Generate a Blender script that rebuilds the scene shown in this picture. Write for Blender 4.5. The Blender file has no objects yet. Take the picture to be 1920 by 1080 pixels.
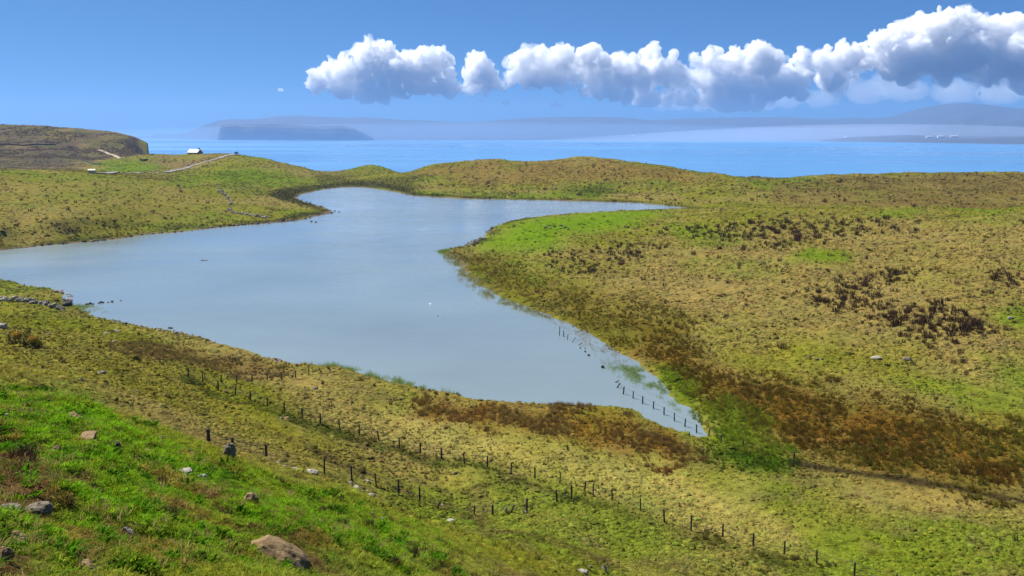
import bpy, bmesh, math, random
import numpy as np
from mathutils import Vector, Matrix, noise as mnoise

SC = bpy.context.scene
COL = SC.collection
R = math.radians
random.seed(7)
RNG = np.random.default_rng(11)

# ------------------------------------------------------------------ camera, sky, sun, exposure
F_PX, HORIZON, CAM_Z = 1663.0, 248.0, 80.0          # focal length and horizon row of the 1920 px photograph, eye above the sea
PITCH = math.atan((540.0 - HORIZON) / F_PX)
LAKE_Z = 45.0
cam_d = bpy.data.cameras.new('camera')
cam = bpy.data.objects.new('camera', cam_d); COL.objects.link(cam)
cam_d.sensor_width = 36.0; cam_d.lens = 36.0 * F_PX / 1920.0
cam_d.clip_start = 0.1; cam_d.clip_end = 120000.0
cam.location = (0, 0, CAM_Z); cam.rotation_euler = (math.pi / 2 - PITCH, 0, 0)
SC.camera = cam

SUN_EL, SUN_AZ = R(50), R(-54)                        # azimuth measured from the view direction (+Y) towards +X
world = bpy.data.worlds.new('World'); SC.world = world; world.use_nodes = True
wn, wl = world.node_tree.nodes, world.node_tree.links
bg = wn['Background']
sky = wn.new('ShaderNodeTexSky'); sky.sky_type = 'NISHITA'; sky.sun_disc = False
sky.sun_elevation = SUN_EL; sky.sun_rotation = SUN_AZ
sky.altitude = 100; sky.air_density = 0.52; sky.dust_density = 0.7; sky.ozone_density = 10.0
gm = wn.new('ShaderNodeGamma'); gm.inputs['Gamma'].default_value = 0.62
tn = wn.new('ShaderNodeMix'); tn.data_type = 'RGBA'; tn.blend_type = 'MULTIPLY'; tn.inputs[0].default_value = 1.0; tn.inputs[7].default_value = (.50, 1.0, 1.50, 1)
wl.new(sky.outputs[0], gm.inputs['Color']); wl.new(gm.outputs[0], tn.inputs[6]); wl.new(tn.outputs[2], bg.inputs['Color'])
bg.inputs['Strength'].default_value = 0.067
sun_d = bpy.data.lights.new('sun', 'SUN'); sun_d.energy = 5.0; sun_d.angle = R(0.53); sun_d.color = (1.0, 0.955, 0.89)
sun = bpy.data.objects.new('sun', sun_d); COL.objects.link(sun)
sd = Vector((math.sin(SUN_AZ) * math.cos(SUN_EL), math.cos(SUN_AZ) * math.cos(SUN_EL), math.sin(SUN_EL)))
sun.rotation_euler = (-sd).to_track_quat('-Z', 'Y').to_euler(); sun.location = sd * 500

SC.view_settings.view_transform = 'Standard'; SC.view_settings.look = 'None'
SC.view_settings.exposure = 0.95; SC.view_settings.gamma = 1.0; SC.view_settings.use_curve_mapping = False
cy = SC.cycles
cy.use_denoising = True; cy.max_bounces = 32; cy.diffuse_bounces = 2; cy.glossy_bounces = 2
cy.transmission_bounces = 4; cy.volume_bounces = 32; cy.transparent_max_bounces = 8
cy.use_adaptive_sampling = True; cy.adaptive_threshold = 0.01
cy.caustics_reflective = False; cy.caustics_refractive = False

# ------------------------------------------------------------------ helpers
def _hash(ix, iy, seed):
    h = (ix.astype(np.int64) * 374761393 + iy.astype(np.int64) * 668265263 + seed * 1442695041) & 0x7fffffff
    h = ((h ^ (h >> 13)) * 1274126177) & 0x7fffffff
    return ((h ^ (h >> 16)) & 0xffff) / 65535.0
def vnoise(x, y, seed=0):
    x = np.asarray(x, float); y = np.asarray(y, float)
    ix, iy = np.floor(x), np.floor(y); fx, fy = x - ix, y - iy
    fx = fx * fx * fx * (fx * (fx * 6 - 15) + 10); fy = fy * fy * fy * (fy * (fy * 6 - 15) + 10)
    a, b = _hash(ix, iy, seed), _hash(ix + 1, iy, seed)
    c, d = _hash(ix, iy + 1, seed), _hash(ix + 1, iy + 1, seed)
    return (a + (b - a) * fx) * (1 - fy) + (c + (d - c) * fx) * fy
def fbm(x, y, octaves=4, seed=0, gain=0.5):
    """0..1, mean 0.5"""
    s, a, n = 0.0, 1.0, 0.0
    for k in range(octaves):
        ca, sa = math.cos(0.6 * k), math.sin(0.6 * k)
        s = s + a * vnoise((x * ca - y * sa) * 2 ** k + 17.3 * k, (x * sa + y * ca) * 2 ** k - 9.1 * k, seed + k); n += a; a *= gain
    return s / n
def sstep(a, b, x):
    t = np.clip((x - a) / (b - a), 0, 1); return t * t * (3 - 2 * t)

def tag(o, label=None, cat=None, group=None, kind=None):
    if label: o['label'] = label
    if cat: o['category'] = cat
    if group: o['group'] = group
    if kind: o['kind'] = kind
    return o
def mesh_np(name, V, Q, mat=None, parent=None, smooth=True):
    """V (n,3), Q (m,k) with equal-sized faces."""
    V = np.asarray(V, np.float32); Q = np.asarray(Q, np.int32)
    me = bpy.data.meshes.new(name); k = Q.shape[1]
    me.vertices.add(len(V)); me.vertices.foreach_set('co', V.ravel())
    me.loops.add(Q.size); me.loops.foreach_set('vertex_index', Q.ravel())
    me.polygons.add(len(Q)); me.polygons.foreach_set('loop_start', np.arange(0, Q.size, k, dtype=np.int32))
    me.update(calc_edges=True)
    me.polygons.foreach_set('use_smooth', np.full(len(Q), smooth))
    if mat: me.materials.append(mat)
    o = bpy.data.objects.new(name, me); COL.objects.link(o)
    if parent: o.parent = parent
    return o
def empty(name, loc=(0, 0, 0), rz=0.0):
    o = bpy.data.objects.new(name, None); COL.objects.link(o)
    o.location = loc; o.rotation_euler = (0, 0, rz); o.empty_display_size = 0.2
    return o

# ------------------------------------------------------------------ pixels and points
CP, SP = math.cos(PITCH), math.sin(PITCH)
def ray(px, py):
    u, v = (px - 960.0) / F_PX, (py - 540.0) / F_PX
    return u, CP - v * SP, -SP - v * CP               # x, y (forward), z
def at_d(px, py, d):
    x, y, z = ray(px, py); t = d / y
    return x * t, d, CAM_Z + z * t
def at_z(px, py, zz):
    x, y, z = ray(px, py); t = (zz - CAM_Z) / z
    return x * t, y * t, zz
def project(x, y, z):
    """world -> photograph pixel, used only to choose which repeats show largest"""
    dz = z - CAM_Z
    f = y * CP - dz * SP; up = y * SP + dz * CP
    return 960 + F_PX * x / f, 540 - F_PX * up / f

# ------------------------------------------------------------------ the lie of the land: heights read off the photograph
SHORE_PX = [(-420, 508), (-200, 488), (-80, 477), (0, 470), (60, 463), (130, 457), (200, 450), (260, 442), (320, 436), (400, 428), (460, 422), (520, 417), (560, 412),
    (600, 404), (622, 398), (610, 391), (590, 384), (570, 378), (556, 372), (560, 366), (585, 360), (605, 355), (640, 351), (680, 351),
    (720, 356), (750, 362), (775, 367), (820, 370), (880, 373), (950, 374), (1040, 376), (1120, 378), (1200, 381), (1260, 387), (1292, 391),
    (1240, 393), (1180, 395), (1120, 398), (1060, 402), (1000, 408), (960, 414), (930, 424), (915, 436), (908, 447), (880, 458), (850, 467),
    (842, 476), (858, 490), (872, 508), (892, 530), (935, 553), (985, 573), (1035, 594), (1065, 608), (1105, 622), (1130, 638), (1160, 658),
    (1188, 677), (1210, 697), (1235, 716), (1258, 736), (1285, 760), (1308, 784), (1330, 808), (1336, 822), (1310, 823), (1280, 815), (1240, 800),
    (1205, 785), (1180, 770), (1150, 765), (1100, 762), (1050, 760), (1000, 758), (950, 755), (900, 750), (860, 741), (800, 731), (740, 718),
    (690, 705), (640, 692), (560, 684), (540, 682), (500, 670), (450, 655), (400, 640), (350, 627), (300, 618), (250, 610), (200, 600), (165, 592),
    (150, 582), (140, 572), (125, 560), (110, 548), (70, 538), (30, 530), (0, 526), (-100, 521), (-420, 530)]
SHORE = np.array([at_z(px, py, LAKE_Z)[:2] for px, py in SHORE_PX])

CTRL = [  # pixel x, pixel y, forward distance
    # knoll in the foreground
    (-300, 1080, 6.5), (0, 1080, 9), (250, 1080, 11), (500, 1080, 14), (700, 1080, 19), (900, 1080, 27), (1000, 1080, 34), (1100, 1080, 43), (1200, 1080, 52), (1300, 1080, 59), (1450, 1080, 64), (1600, 1080, 67), (1900, 1080, 68.5), (2300, 1080, 69),
    (-300, 900, 12), (0, 960, 12), (0, 860, 16.5), (250, 950, 16.5), (500, 990, 19), (700, 1010, 25), (850, 1040, 28), (950, 1050, 36), (1060, 1050, 45),
    (150, 800, 22), (0, 770, 22), (300, 850, 24), (450, 900, 26), (600, 940, 29), (750, 980, 33), (880, 1010, 39), (1000, 1020, 52),
    (-300, 680, 26), (0, 735, 27), (100, 745, 29), (250, 795, 30), (350, 828, 31.5), (430, 858, 33), (520, 880, 35), (620, 905, 37), (700, 933, 39.5),
    # the slope behind it, down to the lake
    (-300, 620, 70), (0, 715, 48), (0, 680, 68), (0, 640, 97), (0, 600, 141), (0, 578, 168), (-300, 570, 150), (100, 580, 168), (100, 650, 93), (100, 715, 56), (200, 640, 118), (200, 700, 80), (200, 760, 55), (300, 650, 124), (300, 720, 88), (300, 780, 62),
    (400, 690, 121), (400, 740, 97), (400, 800, 70), (500, 845, 66), (500, 790, 80), (500, 730, 106), (608, 888, 66), (620, 830, 79), (620, 770, 99), (620, 720, 118), (700, 905, 71.5), (788, 940, 70.5),
    (760, 860, 83), (760, 800, 102), (760, 750, 114), (900, 900, 79), (900, 840, 94), (900, 790, 106), (890, 965, 72), (1000, 990, 66), (1000, 945, 75.5), (1000, 890, 86), (1000, 820, 100), (1000, 780, 109.5),
    (1150, 1040, 62), (1150, 980, 72), (1150, 900, 85), (1150, 830, 98), (1300, 1020, 69.5), (1300, 950, 79.3), (1300, 880, 89.5), (1480, 1040, 69.8), (1480, 960, 78.7), (1480, 880, 90.2), (1700, 1040, 70.5), (1700, 960, 79), (1700, 900, 87), (1900, 1000, 74.5), (1900, 940, 82.5), (2300, 960, 80),
    # right-hand hill
    (1900, 860, 92.5), (1900, 780, 106), (1900, 700, 120), (1900, 640, 133), (1900, 560, 158), (1900, 480, 196), (1900, 430, 248), (1900, 398, 296), (2300, 700, 118), (2300, 480, 190), (2300, 398, 280),
    (1700, 820, 100), (1700, 760, 112), (1700, 700, 122), (1700, 620, 141), (1700, 540, 173), (1700, 470, 216), (1700, 420, 280), (1700, 397, 318),
    (1500, 820, 100.5), (1500, 760, 112), (1500, 700, 124), (1500, 620, 147), (1500, 560, 168), (1530, 480, 216), (1500, 430, 275), (1500, 397, 338),
    (1350, 760, 112), (1350, 700, 126), (1350, 620, 149), (1350, 540, 183), (1350, 470, 238), (1350, 420, 305), (1350, 398, 353),
    (1200, 640, 144), (1200, 560, 177), (1200, 490, 225), (1200, 440, 285), (1200, 405, 355), (1050, 560, 180), (1050, 500, 222), (1050, 450, 277), (1050, 415, 335), (950, 500, 225), (950, 450, 281), (950, 425, 318),
    # the valley and ridge beyond it
    (1900, 388, 372), (1900, 365, 450), (1900, 345, 540), (1900, 323, 640), (2300, 388, 360), (2300, 323, 620), (1700, 388, 380), (1700, 360, 462), (1700, 340, 550), (1700, 324, 635), (1500, 388, 396), (1500, 362, 470), (1500, 345, 530), (1500, 331, 585),
    (1350, 383, 412), (1350, 360, 480), (1350, 340, 540), (1350, 325, 600), (1430, 337, 566),
    (1250, 360, 485), (1250, 335, 575), (1250, 310, 672), (1150, 365, 485), (1150, 330, 600), (1150, 299, 715), (1080, 294, 735), (1080, 320, 640), (1080, 350, 535), (980, 365, 496), (980, 330, 610), (980, 303, 712),
    (920, 298, 722), (900, 320, 650), (900, 355, 532), (860, 303, 715), (800, 310, 712), (800, 335, 610), (770, 321, 705), (760, 345, 588),
    (690, 309, 810), (690, 318, 765), (690, 332, 668), (740, 320, 770), (640, 319, 770), (600, 322, 740), (600, 338, 640),
    # left-hand hill, the road and the headland
    (560, 312, 735), (500, 297, 750), (460, 291, 765), (420, 288, 790), (365, 288, 810), (310, 290, 860), (540, 330, 640), (480, 315, 660), (400, 305, 700), (340, 310, 735), (300, 322, 640), (250, 322, 660), (240, 308, 780), (200, 322, 680),
    (560, 350, 560), (480, 350, 530), (400, 345, 505), (340, 330, 540), (420, 380, 410), (500, 385, 415), (560, 395, 395), (330, 380, 385), (330, 345, 470), (250, 335, 470), (180, 326, 462), (100, 326, 448), (0, 325, 430), (-300, 322, 400),
    (200, 400, 318), (200, 360, 390), (100, 420, 285), (100, 370, 360), (0, 430, 272), (0, 370, 345), (-300, 430, 255), (-300, 370, 320),
    (0, 312, 720), (0, 290, 880), (0, 265, 1010), (0, 245, 1100), (0, 232, 1160), (80, 235, 1165), (80, 265, 1020), (80, 300, 840), (150, 300, 880), (150, 270, 1040), (150, 240, 1170), (-300, 230, 1150), (-300, 290, 850),
    (210, 246, 1180), (210, 275, 1060), (210, 295, 900), (255, 258, 1185), (255, 280, 1080), (280, 270, 1190), (292, 280, 1190), (270, 292, 980)]
P = [at_d(*c) for c in CTRL]
SKYLINE = [(2300, 323, 620), (1900, 323, 640), (1800, 323.5, 640), (1700, 324, 635), (1600, 326, 615), (1500, 331, 585), (1430, 337, 566), (1350, 325, 600), (1250, 310, 672), (1150, 299, 715), (1080, 294, 735), (980, 303, 712), (920, 298, 722), (860, 303, 715), (800, 310, 712), (770, 321, 705),
           (740, 320, 775), (690, 309, 810), (640, 319, 770), (600, 322, 740), (560, 312, 735), (500, 297, 750), (460, 291, 765), (420, 288, 790), (365, 288, 810), (310, 290, 860),
           (0, 232, 1160), (80, 235, 1165), (150, 240, 1170), (210, 246, 1180), (255, 258, 1185), (280, 270, 1190), (-300, 230, 1150)]
for c in SKYLINE:                                    # the land falls away behind every skyline
    X_, Y_, Z_ = at_d(*c)
    P += [(X_ * (1 + 45 / Y_), Y_ + 45, Z_ - 5.0), (X_ * (1 + 110 / Y_), Y_ + 110, Z_ - 18.0), (X_ * (1 + 220 / Y_), Y_ + 220, Z_ - 34.0)]
P += [(x, y, LAKE_Z + 0.25) for (x, y) in SHORE[::2]]
P += [(-2, -3, 78.6), (0, 0.5, 78.2), (3, 1, 77.6), (-3, 1, 78.3), (0, 5, 76.6), (4, 8, 73.6), (-4, 6, 76.6), (-9, 10, 76.0), (12, 12, 69.0), (8, -2, 76.5), (-8, -2, 79), (25, 30, 58.0), (45, 40, 50.0), (70, 60, 46.0)]
P = np.array(P)
A_OFF = 6.0
def ab(x, y): return x / (y + A_OFF), np.log(y + A_OFF)
def tps_fit(P, smooth=2e-4):
    a, b = ab(P[:, 0], P[:, 1]); X = np.stack([a * 3.0, b], 1)
    d = np.linalg.norm(X[:, None] - X[None], axis=2)
    K = np.where(d > 0, d * d * np.log(d + 1e-12), 0) + np.eye(len(X)) * smooth
    Q = np.hstack([np.ones((len(X), 1)), X])
    M = np.block([[K, Q], [Q.T, np.zeros((3, 3))]])
    w = np.linalg.solve(M, np.concatenate([P[:, 2], np.zeros(3)]))
    return X, w
TX, TW = tps_fit(P)
def tps_eval(a, b):
    X = np.stack([a * 3.0, b], 1); out = np.empty(len(X))
    for i in range(0, len(X), 20000):
        x = X[i:i + 20000]
        d2 = ((x[:, None] - TX[None]) ** 2).sum(2)
        out[i:i + 20000] = (0.5 * d2 * np.log(d2 + 1e-20)) @ TW[:-3] + TW[-3] + x @ TW[-2:]
    return out
def poly_sd(px, py, poly):
    """signed distance to a polygon, negative inside"""
    n = len(poly); d2 = np.full(px.shape, 1e18); ins = np.zeros(px.shape, bool)
    for i in range(n):
        ax, ay = poly[i]; bx, by = poly[(i + 1) % n]
        ex, ey = bx - ax, by - ay; wx, wy = px - ax, py - ay
        t = np.clip((wx * ex + wy * ey) / (ex * ex + ey * ey + 1e-12), 0, 1)
        d2 = np.minimum(d2, (wx - ex * t) ** 2 + (wy - ey * t) ** 2)
        c = (ay > py) != (by > py)
        ins ^= c & (px < (bx - ax) * (py - ay) / (by - ay + 1e-20) + ax)
    return np.where(ins, -1, 1) * np.sqrt(d2)
# where the land ends at the sea, as distance along each direction
COAST_PX = np.array([-600, 0, 200, 280, 296, 304, 330, 450, 600, 800, 1100, 1350, 1450, 1600, 1900, 2500], float)
COAST_D = np.array([1500, 1450, 1400, 1260, 1215, 960, 930, 860, 860, 900, 850, 720, 690, 730, 760, 800], float)

NA, NB = 900, 950
AV = np.linspace(-0.80, 0.80, NA)
_t = np.linspace(0, 1, 4000); _bb = math.log(3.0) + _t * (math.log(1560.0) - math.log(3.0)); _yy = np.exp(_bb) - A_OFF
_dens = 0.35 + 1.0 * sstep(5, 12, _yy) + 0.55 * sstep(45, 70, _yy) - 0.3 * sstep(300, 600, _yy) - 0.9 * sstep(1000, 1250, _yy)
_c = np.cumsum(_dens); _c = (_c - _c[0]) / (_c[-1] - _c[0])
BV = np.interp(np.linspace(0, 1, NB), _c, _bb)
# thin-plate surface on a coarse net, then refined
ca = np.linspace(-0.80, 0.80, 240); cb = np.linspace(BV[0], BV[-1], 300)
CA, CB = np.meshgrid(ca, cb)
CZ = tps_eval(CA.ravel(), CB.ravel()).reshape(CA.shape)
def grid_sample(G, av, bv, a, b):
    fa = np.clip(np.interp(a, av, np.arange(len(av))), 0, len(av) - 1.001); fb = np.clip(np.interp(b, bv, np.arange(len(bv))), 0, len(bv) - 1.001)
    i, j = fb.astype(int), fa.astype(int); ti, tj = fb - i, fa - j
    return (G[i, j] * (1 - tj) + G[i, j + 1] * tj) * (1 - ti) + (G[i + 1, j] * (1 - tj) + G[i + 1, j + 1] * tj) * ti
AA, BB = np.meshgrid(AV, BV)
GY = np.exp(BB) - A_OFF; GX = AA * (GY + A_OFF)
GZ = grid_sample(CZ, ca, cb, AA.ravel(), BB.ravel()).reshape(AA.shape)
# shore line, broken up a little, and the lake bed
wob = (fbm(GX / 6, GY / 6, 3, 5) - 0.5) * 3.0 + (fbm(GX / 1.3, GY / 1.3, 2, 9) - 0.5) * 1.2
wob *= np.clip(GY / 200, 0.5, 1.3)
SDF = np.full(GX.shape, 400.0)
near = (GY > 58) & (GY < 720)
SDF[near] = poly_sd(GX[near], GY[near], SHORE) + wob[near]
out = SDF > 0
relief = ((fbm(GX / 38, GY / 38, 4, 21) - 0.5) * (4.2 - 2.6 * sstep(300, 550, GY)) * sstep(60, 200, GY) * sstep(2, 40, SDF)
          + (fbm(GX / 9, GY / 9, 3, 31) - 0.5) * (0.9 + 0.8 * sstep(400, 700, GY)) * sstep(15, 60, GY) * sstep(0.5, 12, SDF)
          + (fbm(GX / 2.2, GY / 2.2, 3, 41) - 0.5) * (0.42 + 0.22 * (1 - sstep(45, 90, GY)) + .2 * sstep(60, 120, GY)) * sstep(0, 4, SDF)
          + (fbm(GX / 0.8, GY / 0.8, 2, 51) - 0.5) * (0.20 + .10 * (1 - sstep(40, 70, GY))) * sstep(0, 3, SDF) * (1 - sstep(250, 500, GY)))
land = GZ + relief
floor_ = LAKE_Z + 0.10 + 0.30 * sstep(0, 1.2, SDF) + 0.018 * np.minimum(SDF, 40)
blend = sstep(0, 18, SDF)
land = floor_ + (np.maximum(land, floor_) - floor_) * blend + relief * (1 - blend) * 0.25
bed = LAKE_Z - 0.06 - 0.5 * sstep(0, -3, SDF) - 1.5 * sstep(-2, -15, SDF)
GZ = np.where((GY > 58) & (GY < 720), np.where(out, np.maximum(land, LAKE_Z + 0.05), bed), GZ + relief)
pxcol = 960 + (GX / np.maximum(GY, 1)) * F_PX * CP    # close enough far away
coast = np.interp(pxcol, COAST_PX, COAST_D) + (fbm(GX / 25, GY / 25, 4, 77) - 0.5) * 50
cl = sstep(-14, 22, GY - coast)
ROCKY = np.exp(-((GY - coast) / 30) ** 2)
GZ = GZ * (1 - cl) + (-6.0) * cl
def ground(x, y):
    x = np.atleast_1d(np.asarray(x, float)); y = np.atleast_1d(np.asarray(y, float)); a, b = ab(x, y)
    return grid_sample(GZ, AV, BV, a, b)
def gz(x, y): return float(ground(x, y)[0])
def lake_sd(x, y):
    a, b = ab(np.asarray(x, float), np.asarray(y, float)); return grid_sample(SDF, AV, BV, a, b)
_D = np.exp(np.linspace(math.log(5.0), math.log(1480.0), 2600))
def hit(px, py, lake=False):
    """where the ray through a photograph pixel first meets the ground (or the lake)"""
    x, y, z = ray(px, py); t = _D / y
    h = ground(x * t, _D); h = np.maximum(h, np.where((_D > 70) & (_D < 720), LAKE_Z, -99))
    below = (CAM_Z + z * t) < h
    if not below.any():
        k = int(np.argmin((CAM_Z + z * t - h) / _D)); d = _D[k]
    else:
        k = int(np.argmax(below)); d0, d1 = _D[max(k - 1, 0)], _D[k]
        e0 = CAM_Z + z * d0 / y - h[max(k - 1, 0)]; e1 = CAM_Z + z * d1 / y - h[k]
        d = d0 + (d1 - d0) * e0 / (e0 - e1 + 1e-9)
    xx = x * d / y
    return xx, d, gz(xx, d)
def pxpoly(pts):
    """a patch outlined in the photograph, laid on the ground (in a, b coordinates)"""
    w = np.array([hit(*p)[:2] for p in pts]); a, b = ab(w[:, 0], w[:, 1]); return np.stack([a, b * 0.35], 1)
def in_patch(poly, x, y, feather=0.012, rough=0.02, seed=3):
    a, b = ab(np.asarray(x, float), np.asarray(y, float))
    d = np.full(a.shape, 9.0); lo = poly.min(0) - 0.06; hi = poly.max(0) + 0.06; bb = b * 0.35
    m = (a > lo[0]) & (a < hi[0]) & (bb > lo[1]) & (bb < hi[1])
    if m.any(): d[m] = poly_sd(a[m], bb[m], poly)
    s = max((math.exp(float(poly[:, 1].mean()) / 0.35) - A_OFF) * 0.03, .3)
    n = (fbm(np.asarray(x) / s, np.asarray(y) / (2.5 * s), 3, seed) - 0.5) if rough else 0
    return 1 - sstep(-feather, feather, d + n * rough)

# ------------------------------------------------------------------ materials
def new_mat(name):
    m = bpy.data.materials.new(name); m.use_nodes = True
    nt = m.node_tree; b = nt.nodes['Principled BSDF']
    return m, nt, b
def N(nt, t, **kw):
    n = nt.nodes.new(t)
    for k, v in kw.items(): setattr(n, k, v)
    return n
def noise_node(nt, scale, detail=4, rough=0.55, coord=None, dist=0.0):
    n = N(nt, 'ShaderNodeTexNoise'); n.inputs['Scale'].default_value = scale; n.inputs['Detail'].default_value = detail
    n.inputs['Roughness'].default_value = rough; n.inputs['Distortion'].default_value = dist
    if coord is not None: nt.links.new(coord, n.inputs['Vector'])
    return n
def ramp(nt, fac, stops):
    r = N(nt, 'ShaderNodeValToRGB'); e = r.color_ramp.elements
    while len(e) < len(stops): e.new(0.5)
    for el, (p, c) in zip(e, stops): el.position = p; el.color = (*c, 1) if len(c) == 3 else c
    nt.links.new(fac, r.inputs[0]); return r
def mixc(nt, fac, a, b, blend='MIX'):
    m = N(nt, 'ShaderNodeMix', data_type='RGBA', blend_type=blend)
    for s, v in ((m.inputs[0], fac), (m.inputs[6], a), (m.inputs[7], b)):
        if hasattr(v, 'links') or hasattr(v, 'is_output'): nt.links.new(v, s)
        elif isinstance(v, (int, float)): s.default_value = v
        else: s.default_value = (*v, 1)
    return m.outputs[2]
def M(name, col, rough=0.8, var=0.25, scale=8.0, bump=0.0, spec=0.3):
    m, nt, b = new_mat(name)
    g = N(nt, 'ShaderNodeTexCoord').outputs['Object']
    n = noise_node(nt, scale, 6, 0.6, g)
    r = ramp(nt, n.outputs[0], [(0.25, [c * (1 - var) for c in col]), (0.75, [min(1, c * (1 + var)) for c in col])])
    nt.links.new(r.outputs[0], b.inputs['Base Color'])
    b.inputs['Roughness'].default_value = rough; b.inputs['Specular IOR Level'].default_value = spec
    if bump:
        bp = N(nt, 'ShaderNodeBump'); bp.inputs['Strength'].default_value = bump; bp.inputs['Distance'].default_value = 0.05
        nt.links.new(n.outputs[0], bp.inputs['Height']); nt.links.new(bp.outputs[0], b.inputs['Normal'])
    return m

#SECTION_GROUND
# ------------------------------------------------------------------ ground cover colours (albedo, by what grows where)
TAN, OLIVE, GREEN, BRIGHT = (.196, .162, .042), (.143, .145, .014), (.098, .150, .004), (.084, .190, .002)
RUSH, BOG, HEATH, DIRT, ROCK, SEDGE = (.050, .030, .012), (.125, .062, .007), (.118, .078, .040), (.080, .043, .018), (.13, .115, .10), (.042, .042, .007)
big = fbm(GX / 55, GY / 90, 4, 61); mid = fbm(GX / 14, GY / 22, 4, 62); small = fbm(GX / 3, GY / 4, 3, 63)
w = sstep(0.36, 0.64, 0.55 * big + 0.45 * mid)[..., None]
C = np.array(TAN) * w + np.array(OLIVE) * (1 - w)
g2 = sstep(0.59, 0.72, fbm(GX / 30, GY / 55, 4, 64))[..., None] * 0.7
C = C * (1 - g2) + np.array(GREEN) * g2
h2 = (sstep(0.55, 0.72, small) * 0.35)[..., None]
C = C * (1 - h2) + np.array(HEATH) * h2
def paint(pts, col, strength=1.0, feather=0.015, rough=0.035, patchy=0.0, seed=3):
    global C
    pg = pxpoly(pts); s_ = max((math.exp(float(pg[:, 1].mean()) / 0.35) - A_OFF) * 0.02, .4)
    m = in_patch(pg, GX.ravel(), GY.ravel(), feather, rough, seed).reshape(GX.shape) * strength
    if patchy: m = m * (1 - patchy + patchy * sstep(0.35, 0.6, fbm(GX / s_, GY / (2.5 * s_), 4, seed + 50)))
    C = C * (1 - m[..., None]) + np.array(col) * m[..., None]
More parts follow.
